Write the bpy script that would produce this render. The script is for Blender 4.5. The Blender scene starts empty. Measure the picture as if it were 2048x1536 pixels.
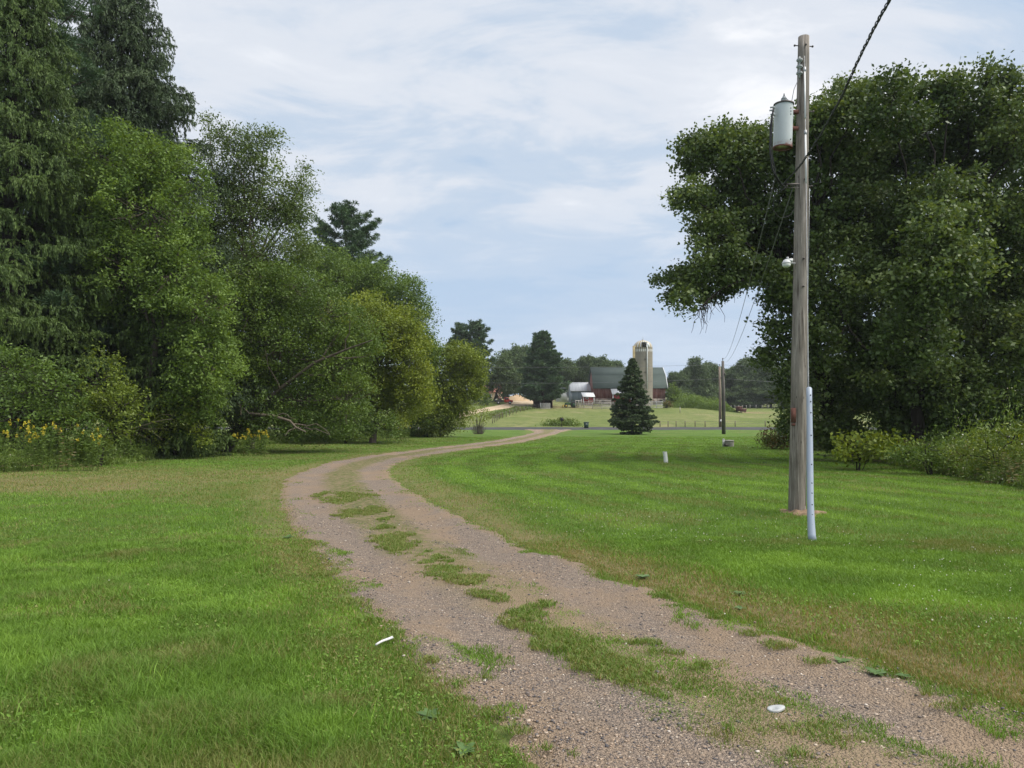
import bpy, math, random
import numpy as np
from mathutils import Vector

# ---------------------------------------------------------------- camera, sky, sun, exposure
SC = bpy.context.scene
COL = SC.collection
F = 1422.2                       # focal length in photograph pixels (2048 wide)
CZ = 1.6
PITCH = math.atan(22 / F)
cam_d = bpy.data.cameras.new('camera')
cam_d.sensor_width = 36
cam_d.lens = 25.0
cam_d.clip_start = 0.05
cam_d.clip_end = 6000
cam = bpy.data.objects.new('camera', cam_d)
cam.location = (0, 0, CZ)
cam.rotation_euler = (math.pi / 2 + PITCH, 0, 0)
COL.objects.link(cam)
SC.camera = cam
SC.view_settings.view_transform = 'Standard'
SC.view_settings.look = 'None'
SC.view_settings.exposure = 1.17
SC.view_settings.gamma = 1.0
SC.cycles.max_bounces = 8
SC.cycles.diffuse_bounces = 2
SC.cycles.transmission_bounces = 2
SC.cycles.transparent_max_bounces = 8
SC.cycles.caustics_reflective = False
SC.cycles.caustics_refractive = False

SUN_EL, SUN_AZ = math.radians(55), math.radians(106)      # azimuth clockwise from the view direction (+Y)
W = bpy.data.worlds.new('World')
SC.world = W
W.use_nodes = True


def build_world():
    nt = W.node_tree
    N, L = nt.nodes, nt.links
    N.clear()
    out = N.new('ShaderNodeOutputWorld')
    bg = N.new('ShaderNodeBackground')
    bg.inputs['Strength'].default_value = 0.1
    L.new(bg.outputs[0], out.inputs['Surface'])
    sky = N.new('ShaderNodeTexSky')
    sky.sky_type = 'NISHITA'
    sky.sun_disc = False
    sky.sun_elevation = SUN_EL
    sky.sun_rotation = SUN_AZ
    sky.air_density = 1.0
    sky.dust_density = 1.5
    sky.ozone_density = 1.5
    tc = N.new('ShaderNodeTexCoord')
    sep = N.new('ShaderNodeSeparateXYZ')
    L.new(tc.outputs['Generated'], sep.inputs[0])

    def math_(op, a, b):
        m = N.new('ShaderNodeMath')
        m.operation = op
        for i, v in enumerate((a, b)):
            if isinstance(v, (int, float)):
                m.inputs[i].default_value = v
            else:
                L.new(v, m.inputs[i])
        return m.outputs[0]
    zc = math_('ADD', math_('MAXIMUM', sep.outputs[2], 0.0), 0.22)
    cx, cy = math_('DIVIDE', sep.outputs[0], zc), math_('DIVIDE', sep.outputs[1], zc)
    comb = N.new('ShaderNodeCombineXYZ')
    L.new(cx, comb.inputs[0])
    L.new(cy, comb.inputs[1])

    def noise(scale, detail, rough, dist, off, rot=0.0, sc=(1, 1, 1)):
        mp = N.new('ShaderNodeMapping')
        mp.inputs['Location'].default_value = off
        mp.inputs['Rotation'].default_value = (0, 0, rot)
        mp.inputs['Scale'].default_value = sc
        L.new(comb.outputs[0], mp.inputs[0])
        n = N.new('ShaderNodeTexNoise')
        n.inputs['Scale'].default_value = scale
        n.inputs['Detail'].default_value = detail
        n.inputs['Roughness'].default_value = rough
        n.inputs['Distortion'].default_value = dist
        L.new(mp.outputs[0], n.inputs['Vector'])
        return n.outputs['Fac']

    def ramp(fac, stops, interp='EASE'):
        r = N.new('ShaderNodeValToRGB')
        r.color_ramp.interpolation = interp
        e = r.color_ramp.elements
        while len(e) > 1:
            e.remove(e[-1])
        e[0].position, e[0].color = stops[0][0], (*stops[0][1], 1)
        for p, c in stops[1:]:
            k = e.new(p)
            k.color = (*c, 1)
        L.new(fac, r.inputs[0])
        return r.outputs[0]

    def mix(fac, a, b, mode='MIX'):
        m = N.new('ShaderNodeMixRGB')
        m.blend_type = mode
        for i, v in enumerate((fac, a, b)):
            if isinstance(v, (int, float)):
                m.inputs[i].default_value = v
            elif isinstance(v, tuple):
                m.inputs[i].default_value = (*v, 1)
            else:
                L.new(v, m.inputs[i])
        return m.outputs[0]
    # thin stratus veil over the blue, brighter rolls within it
    big = noise(0.75, 4, 0.5, 0.3, (3.1 + CLOUD_SEED[0], 1.7 + CLOUD_SEED[1], 0), 0.6, (0.9, 1.1, 1))
    fine = noise(2.9, 10, 0.62, 0.6, (7.3 + CLOUD_SEED[0], 2.2, 0), 0.5, (0.75, 1.2, 1))
    streak = noise(1.3, 7, 0.55, 0.9, (1.3, 5.9 + CLOUD_SEED[1], 0), 0.45, (0.55, 1.4, 1))
    cover = math_('ADD', math_('MULTIPLY', big, 0.47), math_('ADD', math_('MULTIPLY', streak, 0.23), math_('MULTIPLY', fine, 0.30)))
    grey = ramp(cover, [(0.39, CLOUD[0]), (0.46, CLOUD[1]), (0.525, CLOUD[2]), (0.62, CLOUD[3])])
    amount = ramp(cover, [(0.30, (0.86,) * 3), (0.55, (0.98,) * 3)])
    col = mix(amount, sky.outputs[0], grey)
    # the low sky under the veil is an even pale blue
    low = ramp(sep.outputs[2], [(0.0, (0.85,) * 3), (0.10, (0.75,) * 3), (0.30, (0.0,) * 3)])
    col = mix(low, col, LOWSKY)
    L.new(col, bg.inputs['Color'])


CLOUD = [(1.95, 2.6, 3.45), (2.6, 3.05, 3.65), (3.4, 3.6, 3.95), (4.6, 4.63, 4.75)]
CLOUD_SEED = (8.5, 11.5)
LOWSKY = (2.3, 2.9, 3.75)
build_world()

sun_d = bpy.data.lights.new('sun', 'SUN')
sun_d.energy = 2.3
sun_d.angle = math.radians(50)
sun_d.color = (1.0, 0.95, 0.86)
sun = bpy.data.objects.new('sun', sun_d)
sd = Vector((math.sin(SUN_AZ) * math.cos(SUN_EL), math.cos(SUN_AZ) * math.cos(SUN_EL), math.sin(SUN_EL)))
sun.rotation_euler = (-sd).to_track_quat('-Z', 'Y').to_euler()
sun.location = (0, 0, 60)
COL.objects.link(sun)

# ---------------------------------------------------------------- helpers
rs = np.random.RandomState


def srgb(r, g, b):
    return tuple(((c / 255 + 0.055) / 1.055) ** 2.4 if c > 10 else c / 255 / 12.92 for c in (r, g, b))


def unit(v):
    return v / np.maximum(np.linalg.norm(v, axis=-1, keepdims=True), 1e-9)


def smooth(a, b, x):
    t = np.clip((x - a) / (b - a), 0, 1)
    return t * t * (3 - 2 * t)


def hash2(i, j, seed):
    h = (i.astype(np.int64) * 374761393 + j.astype(np.int64) * 668265263 + seed * 974634713) & 0x7fffffff
    h = ((h ^ (h >> 13)) * 1274126177) & 0x7fffffff
    return ((h ^ (h >> 16)) & 0xffff) / 65535.0


def vnoise(x, y, seed=0):
    i, j = np.floor(x), np.floor(y)
    fx, fy = x - i, y - j
    fx, fy = fx * fx * (3 - 2 * fx), fy * fy * (3 - 2 * fy)
    i, j = i.astype(np.int64), j.astype(np.int64)
    a, b = hash2(i, j, seed), hash2(i + 1, j, seed)
    c, d = hash2(i, j + 1, seed), hash2(i + 1, j + 1, seed)
    return (a * (1 - fx) + b * fx) * (1 - fy) + (c * (1 - fx) + d * fx) * fy


def fbm(x, y, seed=0, octs=4):
    s, a, t = 0, 0.5, 0
    for k in range(octs):
        s = s + a * vnoise(x * 2 ** k, y * 2 ** k, seed + k * 17)
        t += a
        a *= 0.5
    return s / t


# ---- terrain: distance below eye level along the view, the pasture climbs to the farm on the left
_ys = np.arange(-40, 1600, 0.5)


def _tab(pts, sig):
    p = np.array(pts, float)
    v = np.interp(_ys, p[:, 0], p[:, 1])
    k = np.exp(-0.5 * (np.arange(-40, 41) * 0.5 / sig) ** 2)
    return np.convolve(np.pad(v, 40, 'edge'), k / k.sum(), 'valid')


_near = [(-40, 1.0), (0, 1.52), (3, 1.68), (6, 1.93), (11, 2.26), (20, 2.62), (40, 3.36), (70, 4.35), (95, 5.05), (104, 5.13), (114, 5.13)]
_farm = _tab(_near + [(120, 4.95), (150, 4.25), (170, 3.6), (176, 3.2), (186, 2.35), (196, 1.9), (230, 1.9), (400, 2.5), (1600, 2)], 1.5)
_field = _tab(_near + [(120, 5.05), (190, 5.0), (260, 4.0), (400, 3.5), (1600, 3)], 1.5)


def gz(x, y):
    x, y = np.asarray(x, float), np.asarray(y, float)
    a, b = np.interp(y, _ys, _farm), np.interp(y, _ys, _field)
    s = smooth(40, 66, x)
    d = a * (1 - s) + b * s - 0.75 * smooth(12, -12, x) * smooth(150, 186, y)
    u = 0.03 * np.sin(x * 0.9 + 1.3 * np.sin(y * 0.37)) * np.sin(y * 0.7 + 0.8) + 0.015 * np.sin(2.3 * x + y) * np.sin(1.9 * y - x)
    return CZ - d + u * smooth(1.5, 6, np.hypot(x, y))


# ---- the driveway: centre line x(y) and half width
_cl = np.array([(-12, 7.6, 1.4), (-6, 5.3, 1.4), (-3, 4.0, 1.4), (0, 2.97, 1.3), (3.75, 1.47, 1.28), (5.5, 0.62, 1.4), (9.8, -1.15, 1.42), (13.5, -2.6, 1.5), (17.9, -4.1, 1.62), (25, -6.1, 1.6), (31, -6.75, 1.5), (35, -6.75, 1.5),
                (40, -6.2, 1.5), (49, -4.1, 1.6), (61, -0.8, 1.6), (82, 2.7, 1.5), (98, 5.0, 1.7), (104, 5.4, 2.6), (107, 5.5, 3.4)])
_cx = np.interp(_ys, _cl[:, 0], _cl[:, 1])
_k = np.exp(-0.5 * (np.arange(-12, 13) * 0.5 / 2.0) ** 2)
_cx = np.convolve(np.pad(_cx, 12, 'edge'), _k / _k.sum(), 'valid')
_cs = np.gradient(_cx, 0.5)


def drive_x(y):
    return np.interp(y, _ys, _cx)


def drive_cos(y):
    return 1 / np.sqrt(1 + np.interp(y, _ys, _cs) ** 2)


def drive_hw(y):
    return np.interp(y, _cl[:, 0], _cl[:, 2])


def drive_v(x, y):           # -1 at the left edge, +1 at the right edge
    return (x - drive_x(y)) * drive_cos(y) / drive_hw(y)


def ray(px, py):
    u, v = (px - 1024) / F, (768 - py) / F
    c, s = math.cos(PITCH), math.sin(PITCH)
    return np.array((u, c - v * s, s + v * c))


def P(px, py, D):            # a sight line of the photograph at a depth of D metres
    r = ray(px, py)
    return np.array((0, 0, CZ)) + r * (D / r[1])


def G(px, py):               # where that sight line meets the ground
    r = ray(px, py)
    D = np.arange(1.5, 500, 0.05)
    q = r[None, :] * (D / r[1])[:, None]
    below = (CZ + q[:, 2]) < gz(q[:, 0], q[:, 1])
    k = int(np.argmax(below)) if below.any() else len(D) - 1
    return np.array((q[k, 0], q[k, 1], float(gz(q[k, 0], q[k, 1]))))


# ---- mesh buffer
class M:
    def __init__(s):
        s.v, s.q, s.t, s.qa, s.ta, s.n = [], [], [], [], [], 0

    def add(s, v, quads=None, tris=None, tint=0.5):
        v = np.asarray(v, float).reshape(-1, 3)
        for f, store, att in ((quads, s.q, s.qa), (tris, s.t, s.ta)):
            if f is not None and len(f):
                f = np.asarray(f, np.int64)
                store.append(f + s.n)
                att.append(np.broadcast_to(np.asarray(tint, float), (len(f),)).copy())
        s.v.append(v)
        s.n += len(v)

    def box(s, c, size, rz=0.0, tint=0.5, taper=(1, 1), rx=0.0):
        c, h = np.asarray(c, float), np.asarray(size, float) / 2
        v = np.array([(-1, -1, -1), (1, -1, -1), (1, 1, -1), (-1, 1, -1), (-1, -1, 1), (1, -1, 1), (1, 1, 1), (-1, 1, 1)], float) * h
        v[4:, 0] *= taper[0]
        v[4:, 1] *= taper[1]
        if rx:
            y, z = v[:, 1].copy(), v[:, 2].copy()
            v[:, 1], v[:, 2] = y * math.cos(rx) - z * math.sin(rx), y * math.sin(rx) + z * math.cos(rx)
        if rz:
            x, y = v[:, 0].copy(), v[:, 1].copy()
            v[:, 0], v[:, 1] = x * math.cos(rz) - y * math.sin(rz), x * math.sin(rz) + y * math.cos(rz)
        s.add(v + c, [(0, 3, 2, 1), (4, 5, 6, 7), (0, 1, 5, 4), (1, 2, 6, 5), (2, 3, 7, 6), (3, 0, 4, 7)], tint=tint)
        return s

    def prism(s, prof, a, b, axis=0, tint=0.5):     # closed profile (list of 2D points) swept from a to b along an axis
        n = len(prof)
        o = [i for i in range(3) if i != axis]
        v = np.zeros((2 * n + 2, 3))
        for k, e in enumerate((a, b)):
            v[k * n:(k + 1) * n, axis] = e
            v[k * n:(k + 1) * n, o[0]] = [p[0] for p in prof]
            v[k * n:(k + 1) * n, o[1]] = [p[1] for p in prof]
        v[2 * n], v[2 * n + 1] = v[:n].mean(0), v[n:2 * n].mean(0)
        s.add(v, [(i, (i + 1) % n, n + (i + 1) % n, n + i) for i in range(n)],
              [(2 * n, (i + 1) % n, i) for i in range(n)] + [(2 * n + 1, n + i, n + (i + 1) % n) for i in range(n)], tint)
        return s

    def tube(s, pts, rad, k=8, cap=True, tint=0.5):
        pts = np.asarray(pts, float)
        m = len(pts)
        rad = np.broadcast_to(np.asarray(rad, float), (m,))
        t = unit(np.gradient(pts, axis=0))
        ref = np.array((0.31, 0.95, 0.05)) if abs(t[m // 2, 2]) > 0.7 else np.array((0, 0, 1.0))
        a = unit(np.cross(t, ref))
        b = np.cross(t, a)
        ang = np.arange(k) * 2 * math.pi / k
        v = pts[:, None, :] + rad[:, None, None] * (a[:, None, :] * np.cos(ang)[None, :, None] + b[:, None, :] * np.sin(ang)[None, :, None])
        v = v.reshape(-1, 3)
        i = (np.arange(m - 1)[:, None] * k + np.arange(k)[None, :]).ravel()
        j = (np.arange(m - 1)[:, None] * k + (np.arange(k)[None, :] + 1) % k).ravel()
        tr = []
        if cap:
            v = np.vstack([v, pts[0], pts[-1]])
            c0, c1, e = m * k, m * k + 1, (m - 1) * k
            tr = [(c0, (q + 1) % k, q) for q in range(k)] + [(c1, e + q, e + (q + 1) % k) for q in range(k)]
        s.add(v, np.stack([i, j, j + k, i + k], 1), tr, tint)
        return s

    def build(s, name, mat, parent=None, smooth_=False, origin=None):
        v = np.concatenate(s.v) if s.v else np.zeros((0, 3))
        if parent is not None and origin is None:
            origin = np.array(parent['_o'])
        if origin is not None:
            v = v - np.asarray(origin)
        me = bpy.data.meshes.new(name)
        q = np.concatenate(s.q) if s.q else np.zeros((0, 4), int)
        t = np.concatenate(s.t) if s.t else np.zeros((0, 3), int)
        nq, ntr = len(q), len(t)
        me.vertices.add(len(v))
        me.vertices.foreach_set('co', v.astype(np.float32).ravel())
        me.loops.add(nq * 4 + ntr * 3)
        me.loops.foreach_set('vertex_index', np.concatenate([q.ravel(), t.ravel()]).astype(np.int32))
        me.polygons.add(nq + ntr)
        me.polygons.foreach_set('loop_start', np.concatenate([np.arange(nq) * 4, nq * 4 + np.arange(ntr) * 3]).astype(np.int32))
        if smooth_:
            me.polygons.foreach_set('use_smooth', np.ones(nq + ntr, bool))
        att = me.attributes.new('tint', 'FLOAT', 'FACE')
        att.data.foreach_set('value', np.concatenate(s.qa + s.ta).astype(np.float32))
        me.update(calc_edges=True)
        me.materials.append(mat)
        o = bpy.data.objects.new(name, me)
        COL.objects.link(o)
        if parent is not None:
            o.parent = parent
        elif origin is not None:
            o.location = tuple(origin)
        return o


def thing(name, label, cat, base, group=None):
    o = bpy.data.objects.new(name, None)
    o.empty_display_size = 0.2
    COL.objects.link(o)
    o.location = tuple(float(c) for c in base)
    o['_o'] = [float(c) for c in base]
    o['label'] = label
    o['category'] = cat
    if group:
        o['group'] = group
    return o


def tag(o, label, cat, group=None):
    o['label'] = label
    o['category'] = cat
    if group:
        o['group'] = group
    return o


def kind(o, k, label=None):
    o['kind'] = k
    if label:
        o['label'] = label
    return o


def dup(root, loc, scale, rz, label, group=None):
    r = root.copy()
    COL.objects.link(r)
    r.location = tuple(loc)
    r.scale = scale
    r.rotation_euler = (0, 0, rz)
    r['label'] = label
    if group:
        r['group'] = group
    for ch in list(root.children):
        c = ch.copy()
        COL.objects.link(c)
        c.parent = r
    return r


# ---- materials
class Mat:
    def __init__(s, name, rough=0.7, spec=0.3):
        s.m = bpy.data.materials.new(name)
        s.m.use_nodes = True
        s.N, s.L = s.m.node_tree.nodes, s.m.node_tree.links
        s.b = s.N['Principled BSDF']
        s.b.inputs['Roughness'].default_value = rough
        s.b.inputs['Specular IOR Level'].default_value = spec
        s.out = s.N['Material Output']
        s._tc = None

    def tc(s, which='Object'):
        if s._tc is None:
            s._tc = s.N.new('ShaderNodeTexCoord')
        return s._tc.outputs[which]

    def attr(s, name):
        a = s.N.new('ShaderNodeAttribute')
        a.attribute_name = name
        return a.outputs['Fac']

    def put(s, sock, v):
        if isinstance(v, (int, float)):
            sock.default_value = v
        elif isinstance(v, tuple):
            sock.default_value = (*v, 1) if len(sock.default_value) == 4 else v
        else:
            s.L.new(v, sock)

    def vec(s, scale=(1, 1, 1), rot=(0, 0, 0), src=None):
        mp = s.N.new('ShaderNodeMapping')
        mp.inputs['Scale'].default_value = scale
        mp.inputs['Rotation'].default_value = rot
        s.L.new(src or s.tc(), mp.inputs[0])
        return mp.outputs[0]

    def noise(s, scale, detail=4, rough=0.55, vec=None, dist=0.0, out='Fac'):
        n = s.N.new('ShaderNodeTexNoise')
        n.inputs['Scale'].default_value = scale
        n.inputs['Detail'].default_value = detail
        n.inputs['Roughness'].default_value = rough
        n.inputs['Distortion'].default_value = dist
        s.L.new(vec or s.tc(), n.inputs['Vector'])
        return n.outputs[out]

    def voro(s, scale, vec=None, feature='F1', out='Distance', rnd=1.0):
        n = s.N.new('ShaderNodeTexVoronoi')
        n.feature = feature
        n.inputs['Scale'].default_value = scale
        n.inputs['Randomness'].default_value = rnd
        s.L.new(vec or s.tc(), n.inputs['Vector'])
        return n.outputs[out]

    def ramp(s, fac, stops, interp='LINEAR'):
        r = s.N.new('ShaderNodeValToRGB')
        r.color_ramp.interpolation = interp
        e = r.color_ramp.elements
        while len(e) > 1:
            e.remove(e[-1])
        f = lambda c: (c, c, c, 1) if isinstance(c, (int, float)) else (*c, 1)
        e[0].position, e[0].color = stops[0][0], f(stops[0][1])
        for p, c in stops[1:]:
            k = e.new(p)
            k.color = f(c)
        s.put(r.inputs[0], fac)
        return r.outputs[0]

    def mix(s, fac, a, b, mode='MIX'):
        m = s.N.new('ShaderNodeMixRGB')
        m.blend_type = mode
        for i, v in enumerate((fac, a, b)):
            if i and isinstance(v, (int, float)):
                v = (v, v, v)
            s.put(m.inputs[i], v)
        return m.outputs[0]

    def math(s, op, a, b=0.0):
        m = s.N.new('ShaderNodeMath')
        m.operation = op
        s.put(m.inputs[0], a)
        s.put(m.inputs[1], b)
        return m.outputs[0]

    def bump(s, h, strength=0.5, dist=0.02):
        b = s.N.new('ShaderNodeBump')
        b.inputs['Strength'].default_value = strength
        b.inputs['Distance'].default_value = dist
        s.L.new(h, b.inputs['Height'])
        s.L.new(b.outputs[0], s.b.inputs['Normal'])
        return s

    def color(s, c):
        s.put(s.b.inputs['Base Color'], c)
        return s


def plain(name, c, rough=0.6, metal=0.0, var=0.25, scale=6.0, spec=0.3):
    m = Mat(name, rough, spec)
    n = m.noise(scale, 5)
    m.color(m.ramp(n, [(0.3, tuple(x * (1 - var) for x in c)), (0.7, tuple(min(1, x * (1 + var)) for x in c))]))
    m.b.inputs['Metallic'].default_value = metal
    return m.m


def leafmat(name, c0, c1, c2, trans=0.3, rough=0.5, spec=0.3):
    m = Mat(name, rough, spec)
    col = m.ramp(m.attr('tint'), [(0.0, c0), (0.5, c1), (1.0, c2)])
    m.color(col)
    if trans:
        tr = m.N.new('ShaderNodeBsdfTranslucent')
        m.L.new(m.mix(1.0, col, (1.25, 1.15, 0.45), 'MULTIPLY'), tr.inputs['Color'])
        mx = m.N.new('ShaderNodeMixShader')
        mx.inputs[0].default_value = trans
        m.L.new(m.b.outputs[0], mx.inputs[1])
        m.L.new(tr.outputs[0], mx.inputs[2])
        m.L.new(mx.outputs[0], m.out.inputs['Surface'])
    return m.m

# ---------------------------------------------------------------- ground, driveway, road
def grid_obj(name, V, mat, attrs=None, smooth_=True):
    n, m = V.shape[:2]
    i = (np.arange(n - 1)[:, None] * m + np.arange(m - 1)[None, :]).ravel()
    q = np.stack([i, i + 1, i + m + 1, i + m], 1)
    b = M()
    b.add(V.reshape(-1, 3), q)
    o = b.build(name, mat, None, smooth_)
    for k, a in (attrs or {}).items():
        at = o.data.attributes.new(k, 'FLOAT', 'POINT')
        at.data.foreach_set('value', np.asarray(a, np.float32).ravel())
    return kind(o, 'structure')


def dryness(x, y):
    v = drive_v(x, y)
    n = fbm(x * 0.6, y * 0.6, 5)
    n2 = fbm(x * 2.2, y * 2.2, 8)
    fade = 1 - 0.55 * smooth(28, 60, y)
    right = smooth(1.6 + 0.65 * n + 0.3 * smooth(10, 6, y), 1.2, v) * smooth(0.95, 1.15, v) * (0.3 + 0.9 * n2 + 0.3 * smooth(14, 7, y)) * (1 - 0.3 * smooth(14, 30, y))
    ring = 0.5 * np.exp(-((v - 1.75) / 0.16) ** 2) * smooth(12, 18, y) * smooth(34, 25, y)
    left = smooth(-1.55 - 0.5 * n, -1.1, v) * smooth(-0.8, -1.0, v) * (0.25 + 0.6 * n2) * (0.55 + 0.45 * smooth(6, 10, y))
    # the scorched strip of lawn along the wood
    band = smooth(17.5, 21.5, y + 2 * n) * smooth(33, 25, y) * smooth(-6, -10, x) * (0.15 + 0.75 * n)
    band = band + 0.35 * smooth(30, 40, y) * smooth(-5, -9, x) * n
    spots = 0.3 * smooth(0.62, 0.74, fbm(x * 0.35 + 9, y * 0.35, 31)) * (v > 1.5) + 0.3 * smooth(0.58, 0.72, fbm(x * 0.8, y * 0.8, 77)) * (v < -1.2)
    return np.clip(fade * np.maximum(right + ring, left) + band + spots * 0.8, 0, 1)


m = Mat('lawn_and_pasture', 0.9, 0.15)
n1, n2, n3 = m.noise(0.35, 6, 0.6), m.noise(9, 5, 0.6), m.noise(60, 4, 0.65)
g = m.ramp(n1, [(0.3, (0.066, 0.125, 0.020)), (0.5, (0.092, 0.170, 0.026)), (0.7, (0.130, 0.215, 0.034))])
g = m.mix(m.ramp(n2, [(0.35, 0.0), (0.7, 0.5)]), g, (0.13, 0.18, 0.035))
g = m.mix(m.math('MULTIPLY', m.ramp(n3, [(0.35, 0.0), (0.7, 1.0)]), 0.4), g, (0.045, 0.085, 0.014))
dryc = m.ramp(m.noise(14, 5, 0.6), [(0.3, (0.13, 0.125, 0.05)), (0.55, (0.24, 0.185, 0.095)), (0.75, (0.30, 0.23, 0.14))])
g = m.mix(m.attr('dry'), g, dryc)
fn = m.noise(0.055, 6, 0.62, m.vec((1, 0.55, 1)))
fn2 = m.noise(0.55, 6, 0.7, m.vec((1, 0.6, 1)))
pf = m.ramp(fn, [(0.3, (0.115, 0.155, 0.036)), (0.5, (0.155, 0.180, 0.056)), (0.68, (0.21, 0.205, 0.085))])
pf = m.mix(m.ramp(fn2, [(0.44, 0.0), (0.64, 0.75)]), pf, (0.085, 0.125, 0.03))
pf = m.mix(m.ramp(m.noise(0.16, 3, 0.5, m.vec((1, 0.4, 1))), [(0.55, 0.0), (0.75, 0.45)]), pf, (0.33, 0.27, 0.15))
g = m.mix(m.attr('field'), g, pf)
g = m.mix(m.attr('bare'), g, m.ramp(m.noise(0.4, 5), [(0.3, (0.23, 0.15, 0.09)), (0.7, (0.34, 0.24, 0.15))]))
m.color(g)
m.bump(m.math('ADD', n3, m.math('MULTIPLY', n2, 2.0)), 0.8, 0.05)
GROUND = m.m

yy = np.concatenate([np.arange(-14, 3, 0.5), 3 * np.exp(np.linspace(0, 1, 330) * math.log(1500 / 3))])
uu = np.linspace(-1.75, 1.75, 260)
X = uu[None, :] * (yy[:, None] + 16)
Y = np.repeat(yy[:, None], len(uu), 1)
Z = gz(X, Y)
v = np.abs(drive_v(X, Y))
on = (Y < 107)
Z = Z - 0.05 * smooth(1.12, 0.92, v) * on
Z = Z - 0.05 * smooth(2.2, 1.2, np.abs(Y - 109.3) / 3.3 + 0.2)
bare = smooth(1, 0.4, np.hypot((X - 62) / 12, (Y - 196) / 9)) + smooth(1, 0.2, np.hypot((X - 12) / 14, (Y - 178) / 6)) * 0.55
grid_obj('ground', np.stack([X, Y, Z], -1), GROUND,
         dict(dry=dryness(X, Y), field=smooth(111, 114, Y), bare=np.clip(bare * (0.3 + fbm(X * 0.3, Y * 0.3, 3)), 0, 1)))

# --- driveway: two gravel wheel tracks, straw and weeds between
m = Mat('driveway_gravel', 0.95, 0.12)
va, ua = m.attr('v'), m.attr('edge')
wob = m.noise(1.3, 4, 0.6)
wob2 = m.noise(7, 4, 0.65)
stone_v = m.voro(52, out='Color')
sep = m.N.new('ShaderNodeSeparateColor')
m.L.new(stone_v, sep.inputs[0])
stones = m.ramp(sep.outputs[0], [(0.0, (0.105, 0.092, 0.088)), (0.25, (0.16, 0.135, 0.122)), (0.5, (0.215, 0.175, 0.145)), (0.75, (0.29, 0.225, 0.175)), (0.93, (0.42, 0.33, 0.25)), (1.0, (0.6, 0.53, 0.45))], 'LINEAR')
sc2 = m.voro(120, out='Color')
sep2 = m.N.new('ShaderNodeSeparateColor')
m.L.new(sc2, sep2.inputs[0])
grit = m.ramp(sep2.outputs[0], [(0.0, (0.115, 0.098, 0.088)), (0.5, (0.235, 0.185, 0.148)), (1.0, (0.37, 0.29, 0.225))])
stones = m.mix(m.ramp(m.voro(52), [(0.30, 0.0), (0.5, 1.0)]), stones, grit)
sand = m.mix(m.math('MULTIPLY', m.noise(160, 3), 0.8), (0.34, 0.248, 0.168), (0.228, 0.166, 0.112))
patch = m.math('ADD', m.math('MULTIPLY', m.noise(0.75, 5, 0.6, m.vec((1, 0.6, 1))), 0.8), m.math('MULTIPLY', wob2, 0.2))
base = m.mix(m.ramp(patch, [(0.46, 0.0), (0.58, 0.75)]), stones, sand)
straw = m.mix(m.noise(90, 4, 0.7, m.vec((1, 0.35, 1), (0, 0, 0.7))), (0.37, 0.275, 0.17), (0.20, 0.15, 0.10))
# v: 0 in the middle, 1 at the edge
mid = m.math('ADD', va, m.math('MULTIPLY', m.math('SUBTRACT', wob, 0.5), 0.55))
base = m.mix(m.ramp(mid, [(0.16, 0.75), (0.36, 0.0)]), base, straw)
base = m.mix(m.ramp(mid, [(0.9, 0.0), (1.12, 0.6)]), base, straw)
far_mid = m.mix(m.ramp(wob2, [(0.4, 0.0), (0.6, 1.0)]), (0.26, 0.20, 0.125), (0.115, 0.135, 0.045))
base = m.mix(m.math('MULTIPLY', m.ramp(mid, [(0.24, 1.0), (0.46, 0.0)]), m.attr('far')), base, far_mid)
m.color(base)
h = m.math('ADD', m.math('MULTIPLY', m.voro(52), -1.0), m.math('MULTIPLY', m.voro(120), -0.5))
m.bump(m.math('ADD', h, m.math('MULTIPLY', wob2, 1.5)), 1.0, 0.02)
yy = np.concatenate([np.arange(-11, 1, 0.3), 1 + 2.0 * (np.exp(np.linspace(0, 1, 460) * math.log(1 + 105.2 / 2.0)) - 1)])
vv = np.linspace(-1.22, 1.22, 74)
c = drive_cos(yy)
hw = drive_hw(yy)
s = -np.interp(yy, _ys, _cs) * c           # right-hand normal = (c, s)
X = drive_x(yy)[:, None] + vv[None, :] * (hw * c)[:, None]
Y = yy[:, None] + vv[None, :] * (hw * s)[:, None]
V = np.repeat(vv[None, :], len(yy), 0)
Z = gz(X, Y) + 0.014 - 0.06 * smooth(0.93, 1.18, np.abs(V) + 0.30 * (fbm(X * 1.6, Y * 1.6, 12) - 0.5) + 0.16 * (fbm(X * 7, Y * 7, 13) - 0.5))
Z = Z - 0.03 * np.exp(-((np.abs(V) - 0.58) / 0.22) ** 2) + 0.05 * (fbm(X * 1.8, Y * 1.8, 14) - 0.5)
grid_obj('driveway', np.stack([X, Y, Z], -1), m.m, dict(v=np.abs(V), edge=np.abs(V), far=smooth(4, 15, Y)))

# --- paved road across the view
m = Mat('asphalt', 0.85, 0.3)
m.color(m.mix(m.ramp(m.noise(0.5, 5), [(0.4, 0.0), (0.7, 1.0)]), (0.042, 0.041, 0.044), (0.062, 0.060, 0.062)))
xs = np.linspace(-260, 330, 180)
ws = np.linspace(105.4, 113.4, 9)
X, Y = np.meshgrid(xs, ws)
Z = gz(X, Y) + 0.09 - 0.004 * (Y - 109.4) ** 2
Z[0], Z[-1] = Z[0] - 0.10, Z[-1] - 0.10
grid_obj('road', np.stack([X, Y, Z], -1), m.m)

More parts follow.
